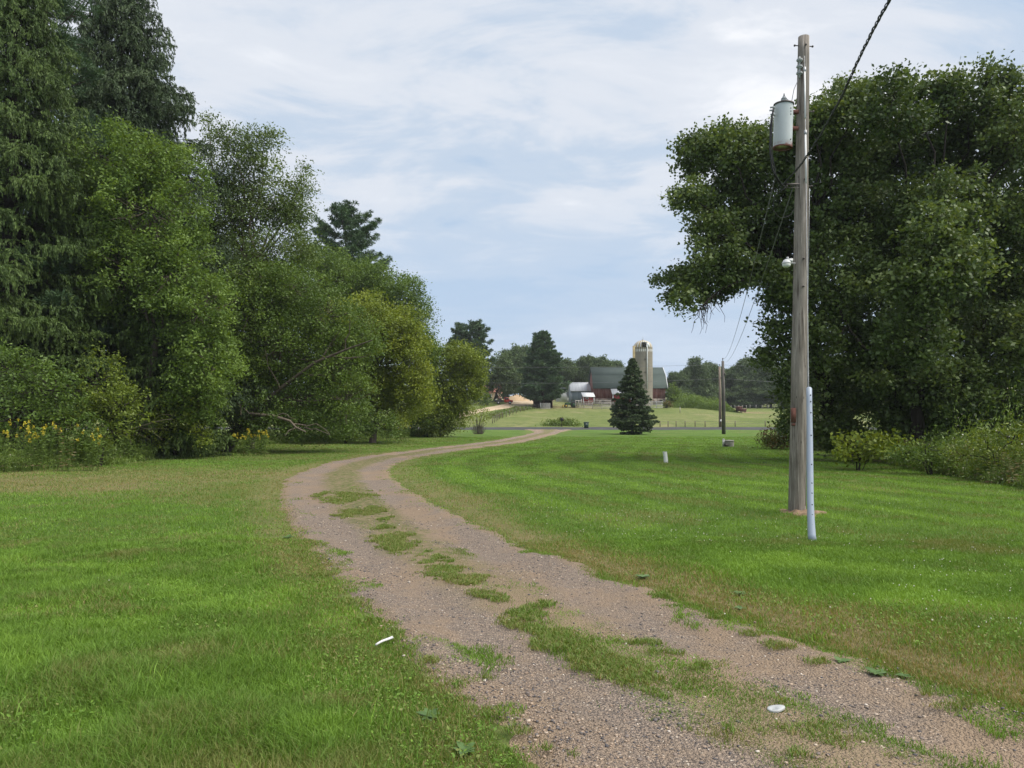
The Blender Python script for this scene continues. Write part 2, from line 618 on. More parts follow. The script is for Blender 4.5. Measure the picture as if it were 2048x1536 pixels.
# --- pale farm lane climbing from the road to the yard
lane_px = [(900, 836), (940, 825), (985, 817), (1020, 811), (1048, 806), (1062, 801), (1068, 797)]
pts = np.array([G(*p) for p in lane_px])
t = np.linspace(0, 1, 60)
tt = np.linspace(0, 1, len(pts))
cx, cy = np.interp(t, tt, pts[:, 0]), np.interp(t, tt, pts[:, 1])
dx, dy = np.gradient(cx), np.gradient(cy)
nn = unit(np.stack([dy, -dx], 1))
ww = np.linspace(-1, 1, 7)
half = np.interp(t, [0, 0.5, 1], [2.0, 2.6, 4.5])
X = cx[:, None] + nn[:, 0:1] * ww * half[:, None]
Y = cy[:, None] + nn[:, 1:2] * ww * half[:, None]
m = Mat('pale_lane_gravel', 0.95, 0.1)
m.color(m.ramp(m.noise(0.6, 5), [(0.3, (0.36, 0.28, 0.19)), (0.7, (0.50, 0.40, 0.28))]))
LANE = m.m
grid_obj('farm_lane', np.stack([X, Y, gz(X, Y) + 0.12 - 0.14 * (np.abs(ww) > 0.9)], -1), LANE)
# yard in front of the sheds
a = np.linspace(0, 2 * math.pi, 40)
r = np.linspace(0, 1, 8)
c0 = G(1030, 800)
X = c0[0] + r[:, None] * np.cos(a) * (13 + 2 * np.sin(3 * a))
Y = c0[1] + r[:, None] * np.sin(a) * 8
grid_obj('farm_yard', np.stack([X, Y, gz(X, Y) + 0.13 - 0.2 * (r[:, None] > 0.95)], -1), LANE)


# ---------------------------------------------------------------- grass blades, clover, stones
GRASS = leafmat('grass_blades', (0.34, 0.25, 0.125), (0.108, 0.205, 0.028), (0.225, 0.370, 0.052), 0.3, 0.55, 0.25)


def blade_tint(x, y, rng, n):
    big = fbm(x * 0.28, y * 0.45, 41)
    mid = fbm(x * 2.2, y * 2.2, 43, 5)
    d = dryness(x, y)
    right = smooth(1.2, 2.2, drive_v(x, y))
    t = 0.55 + 0.75 * (big - 0.5) + 0.85 * (mid - 0.5) + 0.10 * right + rng.normal(0, 0.10, n)
    stripe = np.sin((x - drive_x(y)) * drive_cos(y) * 3.1 + 2.2 * big)
    t = t + (0.05 + 0.2 * smooth(10, 16, y) * smooth(60, 40, y)) * stripe * right
    t = np.clip(t, 0.28, 1.0)
    isdry = rng.rand(n) < np.clip(d * 0.8, 0, 0.78)
    return np.where(isdry, rng.uniform(0.0, 0.33, n), np.where(d > 0.25, t * 0.92, t))


def blades(x, y, rng, hgt, wid, lean, tint, name, seg=True, zoff=-0.005):
    n = len(x)
    z = gz(x, y) + zoff
    ang = rng.uniform(0, 2 * math.pi, n)
    w = np.stack([np.cos(ang), np.sin(ang), np.zeros(n)], 1) * (wid / 2)[:, None]
    la = rng.uniform(0, 2 * math.pi, n)
    ld = np.stack([np.cos(la), np.sin(la), np.zeros(n)], 1) * (hgt * lean)[:, None]
    b = np.stack([x, y, z], 1)
    up = np.array((0, 0, 1.0))
    tip = b + ld + up * (hgt * np.sqrt(np.clip(1 - lean ** 2 * 0.5, 0.15, 1)))[:, None]
    mm = M()
    if seg:
        mid = b + ld * 0.33 + up * (hgt * 0.58)[:, None]
        v = np.stack([b - w, b + w, mid + w * 0.8, mid - w * 0.8, tip], 1).reshape(-1, 3)
        i = np.arange(n)[:, None] * 5
        mm.add(v, i + np.array([0, 1, 2, 3]), None, tint)
        mm.add(np.zeros((0, 3)), None, i + np.array([3, 2, 4]) - mm.n, tint)
    else:
        v = np.stack([b - w, b + w, tip], 1).reshape(-1, 3)
        mm.add(v, None, np.arange(n)[:, None] * 3 + np.array([0, 1, 2]), tint)
    o = mm.build(name, GRASS)
    return kind(o, 'stuff')


def lawn_points(n, d0, d1, k, rng, umax=0.92):
    # density per square metre ~ D^-k inside the view fan
    e = 2 - k
    u = rng.rand(n)
    D = (d0 ** e + u * (d1 ** e - d0 ** e)) ** (1 / e)
    x = rng.uniform(-umax, umax, n) * (D + 0.6)
    return x, D


def keep_mask(x, y, rng):
    v = drive_v(x, y)
    n1, n2 = fbm(x * 1.7 + 5, y * 1.7, 51), fbm(x * 6, y * 6, 52)
    av = np.abs(v)
    edge = smooth(0.84, 1.06, av + 0.75 * (n1 - 0.5) + 0.35 * (n2 - 0.5))
    midc = 0.02 + 0.10 * np.sin(y * 0.8)
    w = 0.30 + 0.12 * smooth(6, 3, y)
    strip = smooth(w * 1.15, w * 0.4, np.abs(v - midc) + 0.35 * (n2 - 0.5))
    patch = smooth(0.34, 0.52, fbm(x * 1.25 + 3, y * 0.8, 55) + 0.25 * (n2 - 0.5) + 0.05 * smooth(7, 4, y))
    strip = strip * patch * (0.85 - 0.1 * smooth(12, 16, y)) * (1 - 0.3 * smooth(18, 26, y))
    p = np.maximum(edge, strip)
    p = np.where(av > 1.2, p * (1 - 0.6 * dryness(x, y)), p)
    return (rng.rand(len(x)) < p) & (y < 105)


def short_near_drive(x, y):
    v = np.abs(drive_v(x, y))
    return 0.5 + 0.5 * smooth(1.05, 1.9, v)


def grass():
    rng = rs(11)
    # near carpet
    x, y = lawn_points(900000, 2.1, 11.0, 1.45, rng)
    k = keep_mask(x, y, rng)
    x, y = x[k], y[k]
    n = len(x)
    left = smooth(-1.1, -2.0, drive_v(x, y))
    tall = smooth(0.3, 0.7, fbm(x * 1.6, y * 1.6, 61))
    h = (0.024 + 0.024 * rng.rand(n) + left * 0.05 * tall * (0.5 + rng.rand(n)) + 0.012) * short_near_drive(x, y)
    wd = (0.0026 + 0.0024 * rng.rand(n)) * (1 + 0.17 * np.maximum(y - 3, 0))
    blades(x, y, rng, h * 1.15, wd, rng.uniform(0.2, 1.0, n), blade_tint(x, y, rng, n), 'lawn_grass_near')
    # middle distance
    x, y = lawn_points(750000, 10.5, 78.0, 1.5, rng)
    k = keep_mask(x, y, rng)
    x, y = x[k], y[k]
    n = len(x)
    h = (0.038 + 0.034 * rng.rand(n)) * short_near_drive(x, y)
    wd = (0.009 + 0.006 * rng.rand(n)) * (y / 10.5) ** 0.85
    blades(x, y, rng, h, wd, rng.uniform(0.2, 0.95, n), blade_tint(x, y, rng, n), 'lawn_grass_far', False)
    # to either side of the frame
    for d0, d1, nn_, nm in ((1.0, 14, 330000, 'lawn_grass_near'), (13, 60, 240000, 'lawn_grass_far')):
        x, y = lawn_points(nn_, d0, d1, 1.4, rng, 0.9)
        x = x + np.sign(x) * 0.9 * (y + 0.6)
        k = keep_mask(x, y, rng)
        x, y = x[k], y[k]
        n = len(x)
        left = smooth(-1.1, -2.0, drive_v(x, y))
        h = (0.035 + 0.04 * rng.rand(n) + 0.03 * left * rng.rand(n)) * short_near_drive(x, y)
        blades(x, y, rng, h, (0.006 + 0.004 * rng.rand(n)) * (1 + 0.13 * y), rng.uniform(0.2, 1.0, n), blade_tint(x, y, rng, n), nm, False)
    # taller seed stalks and coarse tufts in the rough lawn on the left
    cl = 900
    cx, cy = lawn_points(cl, 2.3, 16, 1.0, rng)
    cv = drive_v(cx, cy)
    k = ((cv < -1.25) & (rng.rand(cl) < 0.4)) | ((cv > 0.95) & (cv < 2.2))
    cx, cy = cx[k], cy[k]
    reps = 26
    x = np.repeat(cx, reps) + rng.normal(0, 0.10, len(cx) * reps)
    y = np.repeat(cy, reps) + rng.normal(0, 0.10, len(cx) * reps)
    n = len(x)
    blades(x, y, rng, rng.uniform(0.08, 0.17, n) * np.where(drive_v(x, y) > 0, 0.5, 1.0), rng.uniform(0.005, 0.009, n), rng.uniform(0.15, 0.8, n), np.clip(np.repeat(rng.uniform(0.4, 0.85, len(cx)), reps) + rng.normal(0, 0.1, n), 0.25, 1), 'coarse_grass')
    x, y = lawn_points(1500, 2.3, 14, 1.0, rng)
    k = (drive_v(x, y) < -1.3) & (fbm(x * 0.6, y * 0.6, 70) > 0.5)
    x, y = x[k], y[k]
    n = len(x)
    blades(x, y, rng, rng.uniform(0.13, 0.22, n), rng.uniform(0.005, 0.007, n), rng.uniform(0.02, 0.15, n), rng.uniform(0.28, 0.42, n), 'plantain_stalks')


grass()

PATCHES = [(700, 995, 48, 13), (640, 990, 14, 5), (745, 1026, 26, 9), (770, 1040, 16, 6), (700, 1030, 30, 9), (790, 1078, 38, 14), (800, 1098, 42, 14), (745, 1018, 20, 6), (765, 1058, 18, 5),
           (880, 1148, 40, 15), (930, 1165, 45, 12), (865, 1126, 46, 9), (850, 1108, 12, 5), (960, 1190, 30, 12), (1000, 1203, 28, 9), (1075, 1228, 46, 18), (1028, 1250, 30, 18), (1090, 1275, 60, 26), (1150, 1300, 50, 24),
           (1190, 1330, 60, 30), (1240, 1350, 60, 28), (1265, 1380, 56, 24), (1300, 1395, 30, 12), (1280, 1290, 50, 9), (1330, 1310, 30, 8), (1395, 1345, 60, 16), (1430, 1362, 30, 12), (1560, 1410, 36, 9), (1452, 1465, 20, 22), (1625, 1470, 70, 24), (1690, 1490, 40, 12),
           (1590, 1525, 60, 12), (1780, 1525, 40, 12), (1520, 1475, 25, 10), (738, 1222, 14, 5), (700, 1206, 20, 6), (790, 1276, 18, 14), (735, 1245, 24, 7), (915, 1376, 22, 8), (985, 1440, 26, 9), (1035, 1470, 32, 12), (1092, 1506, 24, 10), (1145, 1522, 24, 9),
           (820, 1342, 24, 9), (860, 1330, 18, 6), (650, 1150, 24, 7), (600, 1105, 18, 6), (1440, 1240, 24, 8), (1500, 1272, 30, 10), (1560, 1300, 34, 10), (1640, 1330, 36, 9), (1850, 1395, 50, 16), (1930, 1420, 60, 16), (1330, 1195, 30, 9)]


def patches():
    rng = rs(15)
    xs_, ys_, ts_ = [], [], []
    for i, (px, py, rx, ry) in enumerate(PATCHES):
        c, a, b = G(px, py), G(px, py + ry), G(px, py - ry)
        wx, wy = rx * c[1] / F, 0.5 * (b[1] - a[1])
        n = int(min(16000, math.pi * wx * wy * 20000))
        r, t = 1.55 * np.sqrt(rng.rand(n)), rng.uniform(0, 6.283, n)
        x, y = c[0] + wx * r * np.cos(t), c[1] + wy * r * np.sin(t)
        k = 0.55 * fbm(x * 3.1, y * 3.1, 18 + i) + 0.45 * fbm(x * 10, y * 10, 19) + rng.normal(0, 0.05, n) > 0.30 + 0.30 * r
        xs_.append(x[k])
        ys_.append(y[k])
        ts_.append(np.clip(rng.normal(rng.uniform(0.33, 0.45), 0.09, k.sum()), 0.26, 1))
    x, y, t = np.concatenate(xs_), np.concatenate(ys_), np.concatenate(ts_)
    n = len(x)
    t = np.where(rng.rand(n) < 0.06, rng.uniform(0, 0.2, n), t)
    wd = (0.0035 + 0.0025 * rng.rand(n)) * (1 + 0.12 * np.maximum(y - 3, 0))
    blades(x, y, rng, rng.uniform(0.018, 0.048, n), wd, rng.uniform(0.3, 1.3, n), t, 'track_grass', True, 0.012)


def lawn_herbs():
    # clover and plantain leaves mixed through the rough lawn
    rng = rs(16)
    x, y = lawn_points(90000, 2.1, 14, 1.4, rng)
    v = drive_v(x, y)
    k = ((v < -1.1) & (fbm(x * 1.3, y * 1.3, 23) > 0.47)) | ((v > 1.3) & (fbm(x * 1.3, y * 1.3, 23) > 0.6))
    x, y = x[k], y[k]
    n = len(x)
    c = np.stack([x, y, gz(x, y) + rng.uniform(0.015, 0.06, n)], 1)
    b = M()
    nrm = unit(rng.normal(0, 0.5, (n, 3)) + np.array((0, 0, 1.0)))
    a = unit(np.cross(nrm, rng.normal(0, 1, (n, 3))))
    w = np.cross(nrm, a)
    L = (0.005 + 0.008 * rng.rand(n) ** 2)[:, None] * (1 + 0.05 * y[:, None])
    v4 = np.stack([c - a * L, c + w * L * 0.6, c + a * L, c - w * L * 0.6], 1).reshape(-1, 3)
    b.add(v4, np.arange(n)[:, None] * 4 + np.arange(4), None, np.clip(rng.normal(0.5, 0.15, n), 0.3, 1))
    kind(b.build('lawn_herbs', GRASS), 'stuff')


patches()
lawn_herbs()


def clover():
    rng = rs(21)
    x, y = lawn_points(5200, 4, 40, 1.0, rng)
    v = drive_v(x, y)
    p = smooth(0.52, 0.66, fbm(x * 0.35, y * 0.35, 81)) * (v > 1.7) + 0.05 * (v > 1.9) + 0.02 * (v < -1.6)
    patch = np.exp(-(((x - 4.9) / 1.6) ** 2 + ((y - 6.9) / 0.8) ** 2))
    k = rng.rand(len(x)) < p + patch
    x, y = x[k], y[k]
    n = len(x)
    z = gz(x, y) + rng.uniform(0.05, 0.09, n)
    r = rng.uniform(0.005, 0.009, n)
    o8 = np.array([(1, 0, 0), (0, 1, 0), (-1, 0, 0), (0, -1, 0), (0, 0, 1), (0, 0, -1)], float)
    tr = np.array([(0, 1, 4), (1, 2, 4), (2, 3, 4), (3, 0, 4), (1, 0, 5), (2, 1, 5), (3, 2, 5), (0, 3, 5)])
    b = M()
    b.add((np.stack([x, y, z], 1)[:, None] + o8 * r[:, None, None]).reshape(-1, 3), None, (np.arange(n)[:, None, None] * 6 + tr).reshape(-1, 3), 0.5)
    kind(b.build('clover_flowers', plain('clover_white', (0.62, 0.60, 0.50), 0.8), None, True), 'stuff')


clover()


def stones():
    rng = rs(31)
    x, y = lawn_points(200000, 2.2, 16, 1.5, rng)
    v = np.abs(drive_v(x, y))
    cl = fbm(x * 1.1, y * 1.1, 91)
    p = smooth(1.12, 0.85, v) * (0.25 + 0.75 * smooth(0.42, 0.6, cl)) * (1 - 0.6 * smooth(0.3, 0.12, v))
    k = rng.rand(len(x)) < p
    x, y = x[k], y[k]
    n = len(x)
    r = 0.0030 + 0.0065 * rng.rand(n) ** 4
    r = r * (1 + 0.05 * y)
    o8 = unit(np.array([(1, 0, 0), (0, 1, 0), (-1, 0, 0), (0, -1, 0), (.6, .6, .8), (-.6, .6, .8), (-.6, -.6, .8), (.6, -.6, .8), (0, 0, -1)], float))
    tr = np.array([(0, 1, 4), (1, 5, 4), (1, 2, 5), (2, 6, 5), (2, 3, 6), (3, 7, 6), (3, 0, 7), (0, 4, 7), (1, 0, 8), (2, 1, 8), (3, 2, 8), (0, 3, 8)])
    q = np.array([(4, 5, 6, 7)])
    a = rng.uniform(0, 6.283, n)
    sv = o8[None] * rng.uniform(0.65, 1.3, (n, 9, 1)) * r[:, None, None] * rng.uniform(0.6, 1.4, (n, 1, 3))
    sv[:, :, 2] *= 0.7
    xx = sv[:, :, 0] * np.cos(a)[:, None] - sv[:, :, 1] * np.sin(a)[:, None]
    yy2 = sv[:, :, 0] * np.sin(a)[:, None] + sv[:, :, 1] * np.cos(a)[:, None]
    av = drive_v(x, y)
    z = gz(x, y) + 0.014 - 0.03 * np.exp(-((np.abs(av) - 0.58) / 0.22) ** 2) + 0.05 * (fbm(x * 1.8, y * 1.8, 14) - 0.5) + r * 0.15
    pv = np.stack([xx + x[:, None], yy2 + y[:, None], sv[:, :, 2] + z[:, None]], -1).reshape(-1, 3)
    b = M()
    tint = rng.rand(n)
    b.add(pv, (np.arange(n)[:, None, None] * 9 + q).reshape(-1, 4), None, tint)
    b.add(np.zeros((0, 3)), None, (np.arange(n)[:, None, None] * 9 + tr).reshape(-1, 3) - b.n, np.repeat(tint, 12))
    mt = Mat('loose_stones', 0.85, 0.25)
    mt.color(mt.ramp(mt.attr('tint'), [(0.0, (0.075, 0.072, 0.078)), (0.3, (0.14, 0.125, 0.12)), (0.55, (0.25, 0.19, 0.15)), (0.8, (0.34, 0.25, 0.18)), (0.96, (0.46, 0.38, 0.30)), (1.0, (0.62, 0.56, 0.5))]))
    kind(b.build('gravel_stones', mt.m), 'stuff')


stones()

# ---------------------------------------------------------------- trees
BARK = {}


def bark(c):
    if c not in BARK:
        mt = Mat('bark', 0.9, 0.15)
        nn_ = mt.noise(7, 5, 0.65, mt.vec((1, 1, 0.22)))
        mt.color(mt.ramp(nn_, [(0.32, tuple(k * 0.5 for k in c)), (0.6, c), (0.8, tuple(k * 1.4 for k in c))]))
        mt.bump(nn_, 0.8, 0.05)
        BARK[c] = mt.m
    return BARK[c]


GREYBARK, DARKBARK, PINEBARK, DEADWOOD = (0.13, 0.105, 0.085), (0.040, 0.033, 0.028), (0.10, 0.075, 0.058), (0.17, 0.14, 0.11)
LEAF = dict(
    oak=leafmat('oak_leaves', (0.044, 0.072, 0.021), (0.092, 0.138, 0.038), (0.175, 0.228, 0.070), 0.27, 0.46, 0.32),
    maple=leafmat('maple_leaves', (0.064, 0.112, 0.022), (0.115, 0.185, 0.034), (0.180, 0.265, 0.050), 0.32),
    yellow=leafmat('yellowing_leaves', (0.085, 0.120, 0.018), (0.165, 0.220, 0.026), (0.265, 0.310, 0.040), 0.32),
    ash=leafmat('ash_leaves', (0.056, 0.100, 0.018), (0.098, 0.160, 0.028), (0.155, 0.225, 0.038), 0.3),
    birch=leafmat('airy_leaves', (0.058, 0.098, 0.024), (0.100, 0.152, 0.038), (0.155, 0.210, 0.052), 0.3),
    spruce=leafmat('spruce_needles', (0.028, 0.052, 0.012), (0.058, 0.098, 0.022), (0.110, 0.165, 0.036), 0.12, 0.6),
    dark_spruce=leafmat('dark_spruce_needles', (0.020, 0.038, 0.015), (0.040, 0.068, 0.026), (0.075, 0.112, 0.042), 0.1, 0.6),
    pine=leafmat('pine_needles', (0.032, 0.068, 0.032), (0.058, 0.108, 0.047), (0.100, 0.158, 0.070), 0.15, 0.6),
    far=leafmat('far_oak_leaves', (0.050, 0.085, 0.032), (0.082, 0.128, 0.048), (0.125, 0.180, 0.070), 0.2, 0.6),
    weed=leafmat('weed_leaves', (0.20, 0.145, 0.075), (0.105, 0.170, 0.033), (0.185, 0.265, 0.055), 0.3),
    gold=leafmat('goldenrod_flowers', (0.34, 0.27, 0.02), (0.48, 0.40, 0.03), (0.58, 0.50, 0.07), 0.2),
    sumac=leafmat('turning_leaves', (0.17, 0.085, 0.035), (0.085, 0.125, 0.026), (0.160, 0.200, 0.040), 0.3),
)


def leaf_quads(mm, c, ln, aspect, tint, rng, up=0.6, axis=None, fold=0.0):
    n = len(c)
    nrm = unit(rng.normal(0, 1, (n, 3)) + np.array((0, 0, up)))
    if axis is None:
        a = unit(np.cross(nrm, rng.normal(0, 1, (n, 3))))
    else:
        a = unit(axis)
        nrm = unit(np.cross(a, rng.normal(0, 1, (n, 3))))
    b = np.cross(nrm, a)
    L = (ln * np.ones(n))[:, None]
    w = L * aspect * 0.5
    v = np.stack([c - a * L * 0.5, c + b * w + a * L * 0.05 , c + a * L * 0.5, c - b * w + a * L * 0.05], 1).reshape(-1, 3)
    mm.add(v, np.arange(n)[:, None] * 4 + np.arange(4), None, tint)


def limb(mm, p0, p1, r0, r1, rng, wob=0.08, sag=0.0, n=7, k=7):
    p0, p1 = np.asarray(p0, float), np.asarray(p1, float)
    t = np.linspace(0, 1, n)[:, None]
    L = np.linalg.norm(p1 - p0)
    w = np.cumsum(rng.normal(0, 1, (n, 3)), 0)
    w = (w - w[0]) - t * (w[-1] - w[0])
    pts = p0 + (p1 - p0) * t + w * wob * L / math.sqrt(n) + np.array((0, 0, 1.0)) * (-sag * L * 4 * t * (1 - t))
    mm.tube(pts, np.linspace(r0, r1, n), k, False)
    return pts


def ellipsoids(lobes, D, rng, dj=1.0):
    out = []
    for lb in lobes:
        px, py, rx, ry = lb[:4]
        off = lb[4] if len(lb) > 4 else rng.uniform(-1, 1) * dj
        d = D + off
        c = P(px, py, d)
        out.append((c, np.array((rx, 0.5 * (rx + ry), ry)) * d / F))
    return out


def foliage(mm, tw, ells, rng, dens, per, leaf, aspect, cl=0.55, up=0.6, droop=0.0, tb=0.0, zmin=None, twigs=0.35, hollow=0.42):
    for c, r in ells:
        lt = rng.normal(0, 0.07)
        area = 4 * math.pi * (((r[0] * r[1]) ** 1.6 + (r[0] * r[2]) ** 1.6 + (r[1] * r[2]) ** 1.6) / 3) ** (1 / 1.6)
        n = max(5, int(area * dens))
        d = unit(rng.normal(0, 1, (n, 3)))
        f = 1 - hollow * rng.rand(n) ** 1.7 * 1.4
        ph = rng.uniform(0, 6.28, 3)
        bump = 1 + 0.16 * np.sin(4 * d[:, 0] + ph[0]) * np.sin(4.5 * d[:, 2] + ph[1]) + 0.10 * np.sin(9 * d[:, 2] + 7 * d[:, 1] + ph[2]) + 0.07 * rng.normal(0, 1, n)
        bump = np.minimum(bump, 1.22)
        p = c + d * r * (f * bump)[:, None]
        if zmin is not None:
            p[:, 2] = np.maximum(p[:, 2], zmin + rng.uniform(0.1, 0.9, n))
        cr = cl * rng.uniform(0.55, 1.35, n)
        ct = rng.normal(0.5 + tb + lt, 0.19, n)
        m = np.maximum(4, (per * rng.uniform(0.5, 1.5, n) * (cr / cl) ** 1.3)).astype(int)
        i = np.repeat(np.arange(n), m)
        off = rng.normal(0, 0.5, (len(i), 3)) * np.array((1, 1, 0.72))
        q = p[i] + off * cr[i][:, None]
        q[:, 2] -= droop * (off[:, 0] ** 2 + off[:, 1] ** 2) * cr[i]
        tint = np.clip(ct[i] + rng.normal(0, 0.13, len(i)) , 0.0, 1.0)
        leaf_quads(mm, q, leaf * rng.uniform(0.65, 1.3, len(i)), aspect, tint, rng, up)
        if tw is not None:
            for j in np.nonzero(rng.rand(n) < twigs)[0]:
                limb(tw, c + (p[j] - c) * 0.25 - np.array((0, 0, 0.1)), p[j], 0.012 * r.mean() + 0.008, 0.006, rng, 0.12, 0.03, 4, 4)


def broadleaf(name, label, base, D, lobes, leafk, trunk_r=0.25, dens=1.3, per=70, leaf=0.15, aspect=0.62, cl=0.55, seed=1, barkc=GREYBARK,
              fork=0.35, dj=1.0, group=None, up=0.6, droop=0.0, tb=0.0, twigs=0.3, cat='tree', stems=1, trunk_name='trunk', hollow=0.42, limbs=True, limb_r=0.013, skip=None):
    rng = rs(seed)
    b = P(*base, D) if len(base) == 2 else np.array(base)
    b[2] = float(gz(b[0], b[1]))
    root = thing(name, label, cat, b, group)
    ells = ellipsoids(lobes, D, rng, dj)
    top = max(e[0][2] for e in ells)
    tw, mm = M(), M()
    cen = np.mean([e[0] for e in ells], 0)
    H = top - b[2]
    forks = []
    for s_ in range(stems):
        off = np.array((rng.uniform(-1, 1), rng.uniform(-1, 1), 0)) * (trunk_r * 2.5 if stems > 1 else 0)
        tip = np.array((cen[0], cen[1], 0)) * 0.6 + np.array((b[0], b[1], 0)) * 0.4 + off * 2
        tip[2] = b[2] + H * (fork + 0.12 * rng.rand())
        r0 = trunk_r if stems == 1 else trunk_r * rng.uniform(0.5, 0.8)
        pts = limb(tw, b + off - np.array((0, 0, 0.15)), tip, r0, r0 * 0.62, rng, 0.06, 0, 8, 10)
        tw.tube([b + off - np.array((0, 0, 0.2)), b + off + np.array((0, 0, 0.45))], [r0 * 1.5, r0 * 0.98], 10, False)
        forks.append((tip, r0 * 0.62))
    if limbs:
        for (c, r), lb in zip(ells, lobes):
            if skip and skip(lb):
                continue
            t_, r0 = forks[rng.randint(len(forks))]
            start = t_.copy()
            if c[2] < t_[2]:
                start = b + (t_ - b) * np.clip((c[2] - b[2]) / max(t_[2] - b[2], 0.1) * 0.75, 0.15, 1)
            L = np.linalg.norm(c - start)
            limb(tw, start, c, min(r0 * 0.7, 0.03 + limb_r * L), 0.02, rng, 0.10, -0.05, 8, 7)
    foliage(mm, tw, ells, rng, dens, per, leaf, aspect, cl, up, droop, tb, b[2], twigs, hollow)
    tw.build(trunk_name, bark(barkc), root, True)
    mm.build('crown', LEAF[leafk], root)
    return root


def spruce_mesh(rng, H, R, first, leaf, wid, whorl=0.55, nb=7, droop=0.28, dens=26, top_thin=1.0, power=0.85, hang=0.55, tb=0.0, sector=None, tw_n=7.0, per_m=22, skirt=0.0):
    tw, mm = M(), M()
    tw.tube([(0, 0, -0.2), (0, 0, H * 0.5), (0, 0, H * 0.99)], [0.018 * H, 0.011 * H, 0.012], 9, False)
    z = first
    while z < H * 0.985:
        rr = R * (1 - z / H) ** power * (1 - skirt * max(0.0, 1 - z / (0.17 * H)))
        n = max(4, int(nb * rng.uniform(0.75, 1.25)))
        a0 = rng.uniform(0, 6.28)
        for j in range(n):
            a = a0 + j * 2 * math.pi / n + rng.normal(0, 0.2)
            L = rr * rng.uniform(0.55, 1.22) + 0.12
            if sector and not sector(a):
                continue
            k = 9
            t = np.linspace(0, 1, k)
            up0 = 0.28 * (z / H) ** 1.5
            dz = L * (up0 * t - droop * 1.6 * t ** 1.2 + droop * 0.95 * t ** 2.6) if droop > 0 else L * (-droop) * t
            cx, cy = math.cos(a), math.sin(a)
            pts = np.stack([cx * L * t, cy * L * t, z + rng.uniform(-0.2, 0.2) * whorl + dz], 1)
            tw.tube(pts, np.linspace(0.006 * L + 0.012, 0.005, k), 4, False)
            m = int(tw_n * L) + 4                      # hanging side twigs, each a string of needle sprays
            tt = rng.uniform(0.10, 1.0, m) ** 0.7
            bp = np.stack([np.interp(tt, t, pts[:, q]) for q in range(3)], 1)
            side = np.array((-cy, cx, 0))
            env = np.sin(np.clip(tt * 0.97, 0, 1) * math.pi) ** 0.6
            s_ = np.where(rng.rand(m) < 0.5, -1, 1) * rng.uniform(0.25, 1.0, m)
            wl = (0.30 * L * env + 0.10) * rng.uniform(0.5, 1.1, m)
            hg = hang * rng.rand(m) ** 1.3 * (0.25 + 0.75 * np.minimum(L, 3) / 3) * (0.3 + 0.7 * env)
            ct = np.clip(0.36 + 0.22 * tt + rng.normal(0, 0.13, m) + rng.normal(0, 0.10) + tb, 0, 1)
            per = np.maximum(4, ((wl + hg) * per_m * rng.uniform(0.7, 1.2, m)).astype(int))
            ii = np.repeat(np.arange(m), per)
            u = rng.rand(len(ii))
            fw = np.array((cx, cy, 0)) * 0.7
            lat = side * s_[:, None] + fw
            c = bp[ii] + lat[ii] * (wl[ii] * np.minimum(u * 1.5, 1) ** 0.8)[:, None]
            c[:, 2] -= hg[ii] * np.clip(u * 1.25 - 0.25, 0, 1) + 0.10 * wl[ii] * u
            c += rng.normal(0, 0.18 * leaf, c.shape)
            ax = lat[ii] * np.clip(1.1 - u, 0.25, 1)[:, None] * 0.8 + rng.normal(0, 0.33, c.shape)
            ax[:, 2] -= (hg[ii] > 0.15) * 1.5 * u + 0.15
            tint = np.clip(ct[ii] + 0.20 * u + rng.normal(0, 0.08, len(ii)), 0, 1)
            leaf_quads(mm, c, leaf * rng.uniform(0.7, 1.35, len(ii)), wid / leaf, tint, rng, 0.4, ax)
        z += whorl * rng.uniform(0.7, 1.2) * (0.55 + 0.45 * (1 - z / H))
    return tw, mm


def spruce(name, label, px, D, topy, halfw, leafk='spruce', seed=1, first=0.6, group=None, cat='tree', basey=None, **kw):
    rng = rs(seed)
    b = P(px, 800, D)
    b[2] = float(gz(b[0], b[1]))
    H = P(px, topy, D)[2] - b[2]
    tw, mm = spruce_mesh(rng, H, halfw * D / F, first, **kw)
    root = thing(name, label, cat, b, group)
    tw.build('trunk', bark(DARKBARK), root, True, np.zeros(3))
    mm.build('crown', LEAF[leafk], root, False, np.zeros(3))
    return root


